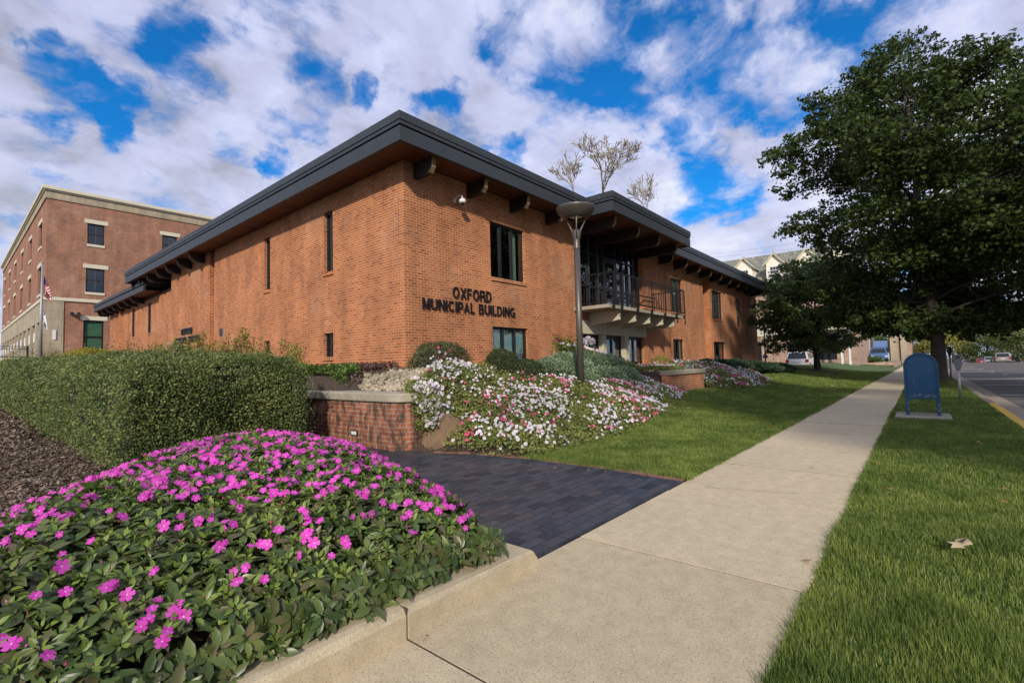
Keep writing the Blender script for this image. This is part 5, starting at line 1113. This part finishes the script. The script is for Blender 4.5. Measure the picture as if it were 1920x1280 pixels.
for (a, b, y1, dn, h, wd, nm) in ((4.88,8,4.3,9000,.06,.0065,'nearest the paver path'),(8,13,5.3,4300,.06,.010,'below the petunias'),(13,24,6.4,1300,.06,.016,'by the planter wall')):
    x, y = dsc(a, b, 1.7, y1, dn, lc); blades(x, y, h, wd, 'lawn_grass', 'sunlit lawn grass %s' % nm)
x, y = dsc(24, 46, 1.5, 11, 330, lambda x, y: (y > yL(x)) & ~((y > 6.2) & (x < 33))); blades(x, y, .07, .035, 'lawn_grass', 'shaded lawn grass under the smaller tree')
# fallen leaves
fl = []
LB = LOBE
def fallen(x, y, s, mat, label, group=None, z=.05, tiltz=.13):
    k = len(LB[0]); tv = np.array(LB[0])*1.0; tv[:,0] -= .5; tv[:,1] *= .62; tv[:,0] += rng.normal(0,.035,k); tv[:,1] += rng.normal(0,.03,k); tv[:,2] += .25*tv[:,0]**2-.2*np.abs(tv[:,1])+rng.normal(0,.02,k)
    V, Gr = inst(tv, LB[1], np.zeros((1,3)), np.array([[1.,0,0]]), np.array([[0,1.,0]]), np.array([[0,0,1.]]), s)
    o = np_mesh('fallen_leaf', V, Gr, [mat]); zz = 0 if y < 1.85 else float(G(x, y)); o.location = (x, y, zz+z); o.rotation_euler = (rng.normal(0,tiltz), rng.normal(0,tiltz), rng.uniform(0,6.28)); tag(o, label, 'leaf', group); return o
fallen(3.92,-.12,.17,M['paleleaf'], 'large pale dry leaf lying on the verge grass right of the sidewalk', z=.075).rotation_euler = (-.10,.06,2.6)
fallen(2.98,-.30,.10,M['ivy'], 'small green oak leaf lying in the verge grass', z=.07)
fallen(2.45,-.36,.09,M['deadleaf'], 'curled brown leaf at the bottom right of the verge grass', z=.07)
fallen(3.0,-.62,.12,M['deadleaf'], 'brown leaf at the right edge of the picture in the verge grass', z=.07)
fallen(1.42,1.74,.035,M['deadleaf'], 'tiny brown leaf scrap at the sidewalk joint by the kerb', z=.01)
fallen(3.3,.56,.07,M['deadleaf'], 'brown twig-like leaf where the near sidewalk meets the verge', z=.02)
fallen(6.1,.95,.06,M['deadleaf'], 'small brown leaf alone on the sidewalk', z=.012)
for i in range(16): fallen(rng.uniform(5,11), rng.uniform(-1.0,.42), rng.uniform(.05,.09), M['deadleaf'], 'dry brown leaf lying in the verge grass before the mailbox', 'dry leaves on the grass verge', .06)
for i in range(12): fallen(rng.uniform(12.8,24), rng.uniform(-1.1,.4), rng.uniform(.08,.13), M['deadleaf'] if i % 2 else M['paleleaf'], 'dry leaf lying on the shaded verge between mailbox and oak', 'leaves on the shaded verge', .06)
for i in range(44):
    x = rng.uniform(9,26); y = rng.uniform(2.0, float(Eb(x))-.1); fallen(x, y, rng.uniform(.07,.13), M['paleleaf'] if i % 3 else M['deadleaf'], 'small dry leaf scattered on the lawn below the petunias', 'dry leaves on the lawn', .055)
for i in range(14):
    t = i/14; fallen(rng.uniform(4.5,4.86), 5.2-3.2*t+rng.normal(0,.1), rng.uniform(.03,.06), M['deadleaf'], 'small dry leaf on the edge of the dark paver path', 'leaves on the paver path edge', .015)
for i in range(22): fallen(rng.uniform(17,34), -1.42-abs(rng.normal(0,.08)), rng.uniform(.06,.11), M['deadleaf'] if i % 2 else M['paleleaf'], 'dry leaf lying in the street gutter along the curb', 'leaves in the gutter', -.11)
# ------------------------------------------------------------------ brick office building behind, left
lb = empty('office_building', (4.88,50,2), 0, 'three storey dark red brick building with cream cornice at the far left', 'building')
LF = Face('y', 50.0); LS = Face('x', 4.88)
w3 = [(7.25,8.3,11.7,13.35),(12.2,13.3,11.7,13.35),(16.9,18.0,11.7,13.35)]; w2 = [(7.2,8.35,7.85,9.75),(12.2,13.3,7.85,9.75)]; w1 = [(7.1,8.35,3.05,5.6)]
side = [(52.4+6.75*k, 54.1+6.75*k) for k in range(6)]
mb = MB(); wall(LF, 4.88, 30, 7.25, 14.8, w3+w2, .25, mb); wall(LF, 5.95, 30, 1.5, 7.25, w1, .25, mb)
wall(LS, 50.26, 90, 7.25, 14.8, [(a, b, 11.55, 13.4) for a, b in side]+[(a, b, 7.75, 9.9) for a, b in side], .25, mb)
mb.box(5.2,30,89.7,90,2,14.8); mb.box(29.7,30,50.3,89.6,2,14.8); lp(mb, 'brick_wall', M['brick_red'], lb)
mb = MB(); mb.box(4.83,5.949,49.94,50.5,1.5,7.0); mb.box(4.83,5.2,50.51,90,5.5,7.0)
pr_ = [50.6+3.35*k for k in range(12)]
for y in pr_: mb.box(4.8, 5.3, y, y+.75, 1.5, 5.5)
lp(mb, 'stone_base', M['limestone'], lb)
mb = MB(); mb.box(4.76,30,49.88,49.999,7.0,7.26); mb.box(4.76,4.879,50.0,90,7.0,7.26); lp(mb, 'stone_band', M['cream'], lb, bevel=.02)
mb = MB(); mb.box(4.8,30,49.92,50.3,14.8,15.45); mb.box(4.8,5.2,50.3,90.05,14.8,15.45); lp(mb, 'frieze', M['limestone'], lb)
mb = MB(); mb.box(4.6,30,49.7,50.4,15.45,15.72); mb.box(4.6,5.3,50.4,90.2,15.45,15.72); mb.box(4.7,30,49.8,50.4,15.36,15.449); mb.box(4.7,5.3,50.4,90.1,15.36,15.449); lp(mb, 'cornice', M['cream'], lb, bevel=.03)
mb = MB(); mb.box(5.3,30,50.4,90,15.3,15.5); mb.box(5.4,29.5,50.5,89.5,14.5,14.55); lp(mb, 'roof', M['soffit_dark'], lb)
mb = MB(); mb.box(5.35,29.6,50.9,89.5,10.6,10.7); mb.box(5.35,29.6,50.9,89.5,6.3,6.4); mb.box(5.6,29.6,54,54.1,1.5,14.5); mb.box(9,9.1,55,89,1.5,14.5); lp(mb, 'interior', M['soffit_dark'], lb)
def lwin(face, u0, u1, z0, z1, blind=None, lint=True):
    mb = MB(); r = -.12
    for a, b in ((u0,u0+.09),(u1-.09,u1)): face.box(mb, a, b, r, r-.1, z0, z1)
    for a, b in ((z0,z0+.09),(z1-.09,z1),((z0+z1)/2-.04,(z0+z1)/2+.04)): face.box(mb, u0+.091, u1-.091, r+.002, r-.1, a, b)
    o = lp(mb, 'window', M['frame'], lb)
    if blind is None: m2 = MB(); face.box(m2, (u0+u1)/2-.02, (u0+u1)/2+.02, r, r-.05, z0+.09, z1-.09); e = m2.build('muntin', M['mull']); e.parent = o
    m2 = MB(); face.box(m2, u0+.06, u1-.06, r-.04, r-.05, z0+.05, z1-.05); e = m2.build('pane', M['glass']); e.parent = o
    if blind: m2 = MB(); face.box(m2, u0+.1, u1-.1, r-.10, r-.12, z0+.05, z1-.05); e = m2.build('blind', M['green_blind']); e.parent = o
    if lint:
        m2 = MB(); face.box(m2, u0-.18, u1+.22, .05, -.1, z1+.01, z1+.33); e = m2.build('lintel', M['cream']); e.parent = o
        m2 = MB(); face.box(m2, u0-.03, u1+.03, .06, -.1, z0-.20, z0-.01); e = m2.build('sill', M['cream']); e.parent = o
for a in w3+w2: lwin(LF, *a)
lwin(LF, *w1[0], blind=True)
for a, b in side: lwin(LS, a, b, 11.55, 13.4); lwin(LS, a, b, 7.75, 9.9)
for i in range(11):
    y = pr_[i]; mb = MB(); mb.box(5.12,5.2,y+.76,y+3.34,1.6,5.49)
    o = lp(mb, 'storefront_glass', M['car_glass'], lb); m2 = MB(); m2.box(5.08,5.119,y+1.6,y+1.68,1.6,5.4); m2.box(5.08,5.119,y+.76,y+3.34,3.9,4.0); m2.box(5.05,5.119,y+.8,y+3.3,5.05,5.4); e = m2.build('mullion', M['black_metal']); e.parent = o
for (x, y, fx) in [(5.45,49.9,0)]+[(4.74,pr_[i]+.35,1) for i in range(0,11)]:
    m2 = MB(); m2.box(x-.10,x+.10,y-.04,y+.039,4.0,4.75) if not fx else m2.box(x-.04,x+.059,y-.1,y+.1,4.0,4.75); lp(m2, 'wall_light', M['white'], lb, bevel=.03)
for x in (6.35,6.75): m2 = MB(); m2.lathe([(.001,.2),(.10,.2),(.13,0),(.13,-.2),(.10,-.24)], (x,49.72,6.05), 14, 'y'); m2.lathe([(.001,-.1),(.1,-.1)], (x,49.72,6.05), 14, 'y'); lp(m2, 'spot_light', M['grey_metal'], lb)
# terrace fence
tf = empty('terrace_fence', (3,52,2.6), 0, 'black iron fence with crossed bars on the terrace at the far left', 'fence')
mb = MB(); mb.box(-14,4.4,51.9,52.3,1.4,2.72); lp(mb, 'base', M['concrete'], tf)
mb = MB(); z0, z1 = 2.76, 3.55
for a in (z0, z1, z1-.16): mb.box(-14,4.2,52.08,52.12,a,a+.05)
k = 0; x = -14
while x < 4.2:
    mb.tube([(x,52.1,z0),(x+.95,52.1,z1-.15)], .018, 4); mb.tube([(x+.95,52.1,z0),(x,52.1,z1-.15)], .018, 4)
    mb.tube([(x+.475,52.1,z0),(x+.475,52.1,z1-.15)], .014, 4); x += 1.0
lp(mb, 'rails', M['black_metal'], tf)
for i in range(10): m2 = MB(); x = 4.2-2.0*i; m2.box(x-.06,x+.06,52.03,52.17,2.72,3.62); lp(m2, 'post', M['black_metal'], tf)
# flagpole
fx_, fy_ = 4.15, 44.0
fp = empty('flagpole', (fx_,fy_,1.9), 0, 'grey flagpole with a striped flag and a white flag hanging limp', 'flagpole')
MB().tube([(0,0,-.2),(0,0,6.85)], [.11,.05], 12).build('pole', M['galv'], fp, smooth=True)
MB().lathe([(.001,6.85),(.09,6.86),(.09,6.92),(.001,6.95)], (0,0,0), 10).build('finial', M['galv'], fp)
m, nt, b, o_ = nt_new('striped_flag'); g = nt.nodes.new('ShaderNodeNewGeometry'); tcx = nt.nodes.new('ShaderNodeTexCoord'); spx = nt.nodes.new('ShaderNodeSeparateXYZ'); nt.links.new(tcx.outputs['UV'], spx.inputs[0])
mt = nt.nodes.new('ShaderNodeMath'); mt.operation = 'MULTIPLY'; mt.inputs[1].default_value = 6.5; nt.links.new(spx.outputs[1], mt.inputs[0])
mf = nt.nodes.new('ShaderNodeMath'); mf.operation = 'FRACT'; nt.links.new(mt.outputs[0], mf.inputs[0])
mg = nt.nodes.new('ShaderNodeMath'); mg.operation = 'GREATER_THAN'; mg.inputs[1].default_value = .5; nt.links.new(mf.outputs[0], mg.inputs[0])
u1 = nt.nodes.new('ShaderNodeMath'); u1.operation = 'LESS_THAN'; u1.inputs[1].default_value = .4; nt.links.new(spx.outputs[0], u1.inputs[0])
v1 = nt.nodes.new('ShaderNodeMath'); v1.operation = 'GREATER_THAN'; v1.inputs[1].default_value = .46; nt.links.new(spx.outputs[1], v1.inputs[0])
uv_ = nt.nodes.new('ShaderNodeMath'); uv_.operation = 'MULTIPLY'; nt.links.new(u1.outputs[0], uv_.inputs[0]); nt.links.new(v1.outputs[0], uv_.inputs[1])
cc = mixc(nt, (.5,.03,.04), (.7,.68,.66), mg.outputs[0]); cc = mixc(nt, cc, (.02,.03,.12), uv_.outputs[0]); nt.links.new(cc, b.inputs['Base Color']); b.inputs['Roughness'].default_value = .8; M['flag'] = m
def flag(z1, hgt, ln, mat, name):
    nu, nv = 18, 14; V = []; UV = []
    for i in range(nu+1):
        for j in range(nv+1):
            u, v = i/nu, j/nv; r_ = .10+.42*u*(.55+.45*math.sin(v*2.2+.6))*ln/1.3; a = -.5+.55*math.sin(u*9+v*2)*(.3+u)
            V.append((r_*math.cos(a), .25*math.sin(u*11+v*1.5)*(.3+u)*.5, z1-hgt*(1-v)-.75*u**1.2)); UV.append((u, v))
    F = [(i*(nv+1)+j, (i+1)*(nv+1)+j, (i+1)*(nv+1)+j+1, i*(nv+1)+j+1) for i in range(nu) for j in range(nv)]
    me = bpy.data.meshes.new(name); me.from_pydata(V, [], F); l = me.uv_layers.new(name='UVMap')
    for li, lo_ in enumerate(me.loops): l.data[li].uv = UV[lo_.vertex_index]
    me.polygons.foreach_set('use_smooth', [True]*len(me.polygons)); o = link(name, me, mat, fp); s_ = o.modifiers.new('solid','SOLIDIFY'); s_.thickness = .01; return o
flag(6.0, 1.0, 1.3, M['flag'], 'flag'); flag(4.0, .9, .7, M['white'], 'flag')
# ornamental grasses by the stone base
sg = []
for i, (x0, y0) in enumerate(((4.6,47.5),(5.3,47.2),(6.0,47.6),(5.0,46.6))):
    o = empty('ornamental_grass', (x0,y0,2.1), 0, 'straw-coloured tuft of ornamental grass before the stone corner of the office building', 'grass tuft', 'ornamental grass tufts'); mb = MB()
    for k in range(70):
        a = random.uniform(0,6.28); r_ = random.random()*.4; mb.tube([(random.gauss(0,.05),random.gauss(0,.05),-.3),(r_*.5*math.cos(a),r_*.5*math.sin(a),.5),(r_*math.cos(a),r_*math.sin(a),random.uniform(.7,1.25))], [.012,.009,.003], 3, False)
    mb.build('stalks', M['strawgrass'], o)
# ------------------------------------------------------------------ inn with dormers, far right
inn = empty('inn_building', (66,12,0), 0, 'long tan brick building with a green shingle roof and cream dormers behind the trees', 'building')
XI = 66.0; IF = Face('x', XI)
ops = [(7.2,9.6,.9,3.4),(10.6,12.2,.9,3.2),(15,16.2,.9,3.2),(18,19.2,.9,3.2),(12.5,13.6,5.3,7.4),(16,17,5.3,7.4),(19,20,5.3,7.4)]
mb = MB(); wall(IF, 5.2, 36, -.6, 4.0, [o for o in ops if o[3] < 4], .3, mb); wall(IF, 5.2, 36, 4.9, 9.8, [o for o in ops if o[3] > 4], .3, mb); mb.box(66.31,82,5.2,5.5,-.6,9.8); mb.box(66.31,82,35.7,36,-.6,9.8); lp(mb, 'brick_wall', M['brick_far'], inn)
mb = MB(); mb.box(65.9,66.3,5.2,36,4.0,4.9); lp(mb, 'stone_band', M['cream'], inn)
mb = MB(); mb.prism([(65.3,9.75),(65.3,9.9),(72.8,15.4),(80.5,9.9),(80.5,9.75)], 4.6, 36.5, 'y'); lp(mb, 'roof', M['shingle'], inn)
mb = MB(); mb.box(65.2,65.45,4.6,36.5,9.5,9.745); lp(mb, 'gutter', M['cream'], inn)
mb = MB(); mb.box(67,67.1,5.6,35.6,-.6,9.5); lp(mb, 'interior', M['soffit_dark'], inn)
for o4 in ops:
    mb = MB(); u0, u1, z0, z1 = o4
    for a, b in ((u0,u0+.1),(u1-.1,u1),((u0+u1)/2-.05,(u0+u1)/2+.05)): IF.box(mb, a, b, -.12, -.22, z0, z1)
    IF.box(mb, u0, u1, -.121, -.219, z0, z0+.1); IF.box(mb, u0, u1, -.121, -.219, z1-.1, z1); o = lp(mb, 'window', M['frame'] if z1 < 4 else M['siding'], inn)
    m2 = MB(); IF.box(m2, u0+.05, u1-.05, -.16, -.18, z0, z1); e = m2.build('pane', M['car_glass']); e.parent = o
for yc in (16.66,13.18,9.66,6.2):
    hw = .92; mb = MB(); x0 = 66.4; zb = 10.4; ze = 13.05; zr_ = 14.3
    mb.prism([(yc-hw,zb),(yc+hw,zb),(yc+hw,ze),(yc,zr_-.15),(yc-hw,ze)], x0, 71.0, 'x'); o = lp(mb, 'dormer', M['siding'], inn)
    m2 = MB(); ov = .28
    for s_ in (-1, 1): m2.prism([(yc,zr_),(yc+s_*(hw+ov),ze-.12),(yc+s_*(hw+ov),ze-.30),(yc,zr_-.2)], x0-.35, 71.5, 'x')
    e = m2.build('dormer_roof', M['cream']); e.parent = o
    m2 = MB()
    for s_ in (-1, 1): m2.prism([(yc,zr_+.08),(yc+s_*(hw+ov+.02),ze-.06),(yc+s_*(hw+ov+.02),ze-.115),(yc,zr_+.02)], x0-.25, 72.0, 'x')
    e = m2.build('dormer_shingles', M['shingle']); e.parent = o
    m2 = MB(); m2.box(x0-.04,x0-.002,yc-.52,yc+.52,10.75,12.65); e = m2.build('window_frame', M['white']); e.parent = o
    m2 = MB()
    for a in (-1,0,1):
        for b in range(4): m2.box(x0-.06,x0-.041,yc+a*.31-.13,yc+a*.31+.13,10.86+b*.44,11.22+b*.44)
    e = m2.build('pane', M['car_glass']); e.parent = o
# white porch columns
for i, (y, z1) in enumerate(((6.3,4.2),(5.6,4.2))):
    mb = MB(); mb.box(63.0,63.2,y,y+.2,-.2,z1); lp(mb, 'porch_column', M['white'], inn)
mb = MB(); mb.box(62.8,65.9,5.4,8,4.2,4.5); lp(mb, 'porch_roof', M['cream'], inn)
# second far building with an awning and tall pilasters
fb = empty('shop_building', (100,8,0), 0, 'distant pink-brown brick shop front with awning beyond the parked cars', 'building')
mb = MB(); mb.box(98,110,.9,3.7,-1,7.5); lp(mb, 'brick_wall', M['brick_far'], fb)
mb = MB()
for y in (1.3,2.6): mb.box(97.7,97.99,y,y+.9,-1,7.2)
lp(mb, 'pilaster', M['limestone'], fb)
mb = MB(); mb.prism([(95.8,2.4),(95.8,2.6),(97.9,3.6),(97.9,2.4)], 3.8, 5.6, 'y'); lp(mb, 'awning', M['car_blue'], fb)
mb = MB(); mb.box(99,112,6.3,18,-1,4.6); lp(mb, 'side_wing', M['siding'], fb)
# low brick wall and small hedge by the lot
lw = empty('low_wall', (72,4,0), 0, 'low reddish brick wall at the far end of the sidewalk', 'wall')
mb = MB(); mb.box(66,77.5,1.9,2.2,-.6,.35); mb.box(77.2,77.5,2.2,12,-.6,.35); mb.box(62,66,5.2,5.5,-.6,.3); mb.prism([(70,8.5),(70,7.7),(77,1.85),(77.3,2.1)], -.6, .38, 'z'); lp(mb, 'brickwork', M['brick_far'], lw)
o = ball('small_hedge', (78.5,5.2,.7), (.9,1.8,.45), 1500, .14, M['ivy'], 'small clipped green hedge above the far low brick wall', seed=3)
MB().box(50,98,-.2,30,-.3,-.02).build('parking_lot', M['gutter'])['kind'] = 'structure'
# ------------------------------------------------------------------ cars
def car(kind, paint, loc, rz, label, cat, group=None):
    r = empty('parked_'+kind, loc, rz, label, cat, group)
    if kind == 'suv': L, W, H, belt = 4.5, 1.8, 1.72, 1.02; low = [(-2.2,.42),(-2.25,.75),(-2.2,belt),(1.0,belt),(2.0,.92),(2.22,.78),(2.25,.42),(1.9,.30),(-1.95,.30)]; up = [(-2.18,belt),(-1.98,1.62),(-1.7,H),(.2,H),(.45,1.66),(1.0,belt)]
    elif kind == 'pickup': L, W, H, belt = 5.4, 1.95, 1.85, 1.1; low = [(-2.7,.5),(-2.7,belt),(1.2,belt),(2.6,1.02),(2.72,.8),(2.7,.45),(-2.6,.45)]; up = [(-.9,belt),(-.75,1.75),(-.5,H),(.5,H),(.7,1.8),(1.25,belt)]
    else: L, W, H, belt = 4.5, 1.76, 1.42, .90; low = [(-2.15,.36),(-2.22,.6),(-2.15,.93),(-1.7,belt+.05),(1.0,belt),(2.0,.76),(2.2,.6),(2.2,.36),(1.9,.25),(-1.9,.25)]; up = [(-1.75,belt+.05),(-1.1,1.34),(-.7,H),(.2,H),(.5,1.36),(1.15,belt)]
    hw = W/2; hb = hw; ht = hw-.17
    def hwz(z): return hb-(hb-ht)*np.clip((z-belt)/(H-belt), 0, 1)
    mb = MB(); mb.prism(low, -hb, hb, 'y')
    n = len(up); mb.add([(x,-float(hwz(z)),z) for x, z in up]+[(x,float(hwz(z)),z) for x, z in up], [tuple(range(n)), tuple(range(2*n-1,n-1,-1))]+[(i,(i+1)%n,(i+1)%n+n,i+n) for i in range(n)])
    mb.build('body', paint, r, bevel=.05)
    zt = H-.13; zb = belt+.05
    x_ = lambda z, pa, pb: pa[0]+(pb[0]-pa[0])*(z-pa[1])/(pb[1]-pa[1])
    for s_ in (-1, 1):
        A = up[0]; B = up[1]; Cc = up[-2]; Dd = up[-1]; xa = x_(zb, A, B)+.12; xb = x_(zt, A, B)+.16 if kind != 'suv' else -1.82; xc = x_(zt, Cc, Dd)-.12; xd = x_(zb, Cc, Dd)-.12
        mids = [xa, (xa*.36+xd*.64) if kind == 'pickup' else xa*.64+xd*.36, xa*.3+xd*.7, xd]; tops = [xb, mids[1]+.03, mids[2]-.02, xc]
        if kind == 'pickup': mids = [xa, mids[1], xd]; tops = [xb, mids[1], xc]
        for i in range(len(mids)-1):
            m2 = MB(); yo = lambda z: s_*(float(hwz(z))+.012)
            m2.add([(mids[i]+.03,yo(zb),zb),(mids[i+1]-.03,yo(zb),zb),(tops[i+1]-.03,yo(zt),zt),(tops[i]+.03,yo(zt),zt)], [(0,1,2,3)]); m2.add([(mids[i]+.03,yo(zb)-s_*.03,zb),(mids[i+1]-.03,yo(zb)-s_*.03,zb),(tops[i+1]-.03,yo(zt)-s_*.03,zt),(tops[i]+.03,yo(zt)-s_*.03,zt)], [(0,1,2,3)]); m2.build('side_window', M['car_glass'], r)
    for (A, B, nm, sg_) in ((up[0], up[1], 'rear_window', -1), (up[-1], up[-2], 'windscreen', 1)):
        za, zz = belt+.07, min(H-.1, B[1]-.02); xa, xb = x_(za, A, B)+sg_*.02, x_(zz, A, B)+sg_*.02
        m2 = MB(); m2.add([(xa,-hb+.14,za),(xa,hb-.14,za),(xb,float(hwz(zz))-.12,zz),(xb,-float(hwz(zz))+.12,zz)], [(0,1,2,3)]); m2.add([(xa-sg_*.05,-hb+.14,za),(xa-sg_*.05,hb-.14,za),(xb-sg_*.05,float(hwz(zz))-.12,zz),(xb-sg_*.05,-float(hwz(zz))+.12,zz)], [(0,1,2,3)]); m2.build(nm, M['car_glass'], r)
    xr_ = low[1][0]; xf = low[-3 if kind != 'pickup' else -3][0]
    MB().box(xr_-.06, xr_+.2, -hb+.02, hb-.02, .40, .62).build('bumper', paint if kind != 'pickup' else M['galv'], r, bevel=.03)
    MB().box(2.12, 2.32 if kind != 'pickup' else 2.8, -hb+.04, hb-.04, .36, .60).build('bumper', paint, r, bevel=.03)
    MB().box(xr_-.03, xr_+.02, -.26, .26, .72, .84).build('number_plate', M['white'], r)
    for s_ in (-1, 1):
        MB().box(xr_-.03, xr_+.15, s_*(hb-.24), s_*(hb+.008), .74, 1.0 if kind != 'sedan' else .86).build('taillight', M['red_lens'], r, bevel=.01)
        MB().box((2.05 if kind != 'pickup' else 2.5), (2.24 if kind != 'pickup' else 2.73), s_*(hb-.4), s_*(hb-.02), .62, .78).build('headlight', M['white'], r, bevel=.02)
        MB().box(.75,.9,s_*(hb-.02),s_*(hb+.18),belt-.02,belt+.14).build('mirror', paint, r, bevel=.03)
        for x in ((-1.35,1.4) if kind != 'pickup' else (-1.6,1.75)):
            R0 = .36 if kind != 'sedan' else .32; w_ = MB(); w_.lathe([(R0-.1,-.11),(R0-.02,-.11),(R0,-.08),(R0,.08),(R0-.02,.11),(R0-.1,.11)], (x, s_*(hb-.08), R0), 24, 'y'); t_ = w_.build('wheel', M['tyre'], r, smooth=True)
            w_ = MB(); w_.lathe([(R0-.1,s_*.10),(R0-.13,s_*.07),(.06,s_*.085),(.001,s_*.09)], (x, s_*(hb-.08), R0), 20, 'y'); w_.build('rim', M['rim'], t_)
    return r
zc = float(G(50.5, 9.3))
car('suv', M['car_white'], (52.6,8.6,.05), .02, 'white sport utility vehicle parked behind the smaller tree', 'car')
car('sedan', M['car_white'], (86.6,6.5,.43), .12, 'small white hatchback parked left of the blue pickup', 'car')
car('pickup', M['car_blue'], (82.9,4.35,.43), math.pi+.1, 'blue pickup truck facing the camera beyond the low wall', 'truck')
MB().box(80,97.5,2.3,12,-.5,.42).build('raised_lot', M['gutter'])['kind'] = 'structure'
cz = lambda x: float(np.interp(x, xr, zr))
for (px, t, kd, pt, lb_) in ((1879,78,'suv','car_tan','tan sport utility vehicle seen from behind at the end of the street'),(1857,86,'sedan','car_silver','silver car parked just left of the tan vehicle at the street end'),(1841,93,'sedan','car_red','red car parked at the far end of the street'),(1827,100,'sedan','car_black','black car left of the red one at the street end'),(1813,110,'sedan','car_white','white car at the far left of the row at the street end'),(1898,88,'suv','car_black','dark vehicle partly hidden right of the tan one')):
    p = dep(px, 672, t); car(kd, M[pt], (p[0], p[1], cz(p[0])+.25), -.05, lb_, 'car')
# ------------------------------------------------------------------ far trees, poles and wires
def fartree(px, pyb, t, rx, rz, mat, label, seed, trunk=.2):
    p = dep(px, pyb, t); cl = crown_clumps(p, rx, rx*.8, rz, 26, rx*.28, rx*.42, seed=seed, power=.4)
    base = (p[0], p[1], -1.5); h = max(3, p[2]+rz*.6+1.5); tree('background_tree', base, h, trunk, cl, 150/(rx*.35)**1.3, .34, mat, M['bark'], label, 'tree', tmpl=LEAF)
fartree(1850,622,112,8,6.4,M['yellowtree'],'tall yellow-green tree behind the far parked cars',31)
fartree(1795,640,105,5,3.6,M['yellowtree'],'golden bush-like tree right of the oak trunk at the street end',32)
fartree(1852,650,98,4.2,2.6,M['greentree'],'bright green low tree above the red car',33)
fartree(1905,625,100,6,5.6,M['yellowtree'],'russet-yellow tree by the right utility pole',34)
fartree(1925,650,80,4.5,3.4,M['greentree'],'dark green tree at the right edge of the picture',35)
fartree(1725,628,110,6,5.5,M['yellowtree'],'yellowing tree seen left of the oak trunk above the mailbox',36)
fartree(1700,655,125,4.5,3.5,M['greentree'],'green tree beyond the shop front',37)
fartree(1782,610,130,6,5,M['greentree'],'tall green tree far behind the golden one',38)
fartree(1640,648,97,3.2,2.4,M['greentree'],'pale green tree behind the white hatchback and blue pickup',39)
fartree(1965,600,110,9,7.5,M['yellowtree'],'large yellow tree just outside the right edge',40)
def upole(px, py0, py1, t, r_, label, transformer=False):
    a = dep(px, py0, t); b = dep(px+(-3 if transformer else -5), py1, t); o = empty('utility_pole', a, 0, label, 'utility pole')
    L = b[2]-a[2]; MB().tube([(0,0,-1),(0,0,L)], [r_, r_*.7], 10).build('pole', M['pole_wood'], o, smooth=True); MB().box(-.06,.06,-1.2,1.2,L-.9,L-.75).build('crossarm', M['pole_wood'], o)
    if transformer: MB().lathe([(.001,-.5),(.32,-.5),(.34,-.4),(.34,.4),(.25,.5),(.001,.52)], (-.1,.45,L-1.6), 16).build('transformer', M['galv'], o, smooth=True)
    return a, b
pA = upole(1878,679,604,108,.19,'utility pole with a grey transformer above the yellow trees', True)
pB = upole(1910,679,560,84,.2,'bare wooden utility pole near the right edge of the picture')
def wire(a, b, label, sag=.8, r_=.013):
    a = Vector(a); b = Vector(b); o = MB().tube([tuple(a.lerp(b, k/14)-Vector((0,0,sag*4*(k/14)*(1-k/14)))) for k in range(15)], r_, 4).build('overhead_wire', M['black_metal']); tag(o, label, 'wire')
wire(dep(1250,483,90), dep(1560,443,90), 'thin overhead wire just above the shingle roof ridge', .5)
wire(dep(1200,492,95), dep(1600,452,95), 'second thin overhead wire touching the shingle roof ridge', .5)
wire(dep(1780,560,84), dep(1990,600,84), 'overhead wire near the right utility pole', .6)
# dark lamp post beyond the building end
dl = empty('street_lamp', dep(1435,668,45), 0, 'slim black lamp post beyond the far end of the brick building', 'lamp post')
MB().tube([(0,0,-1.2),(0,0,2.9)], .06, 10).build('pole', M['black_metal'], dl, smooth=True); MB().lathe([(.2,-.1),(.25,0),(.12,.25),(.1,.3)], (0,0,-.05), 12).build('base', M['black_metal'], dl)
MB().lathe([(.06,2.9),(.22,3.3),(.27,3.4),(.05,3.5),(.001,3.5)], (0,0,0), 12).build('lantern', M['black_metal'], dl, smooth=True)
# sign post at the street end
ss_ = empty('road_sign', dep(1902,680,90), 0, 'tiny pale sign on a post at the far end of the street', 'sign'); MB().tube([(0,0,-.5),(0,0,1.3)], .04, 6).build('post', M['galv'], ss_); MB().box(-.02,.02,-.3,.3,1.2,1.9).build('panel', M['galv'], ss_, bevel=.01)
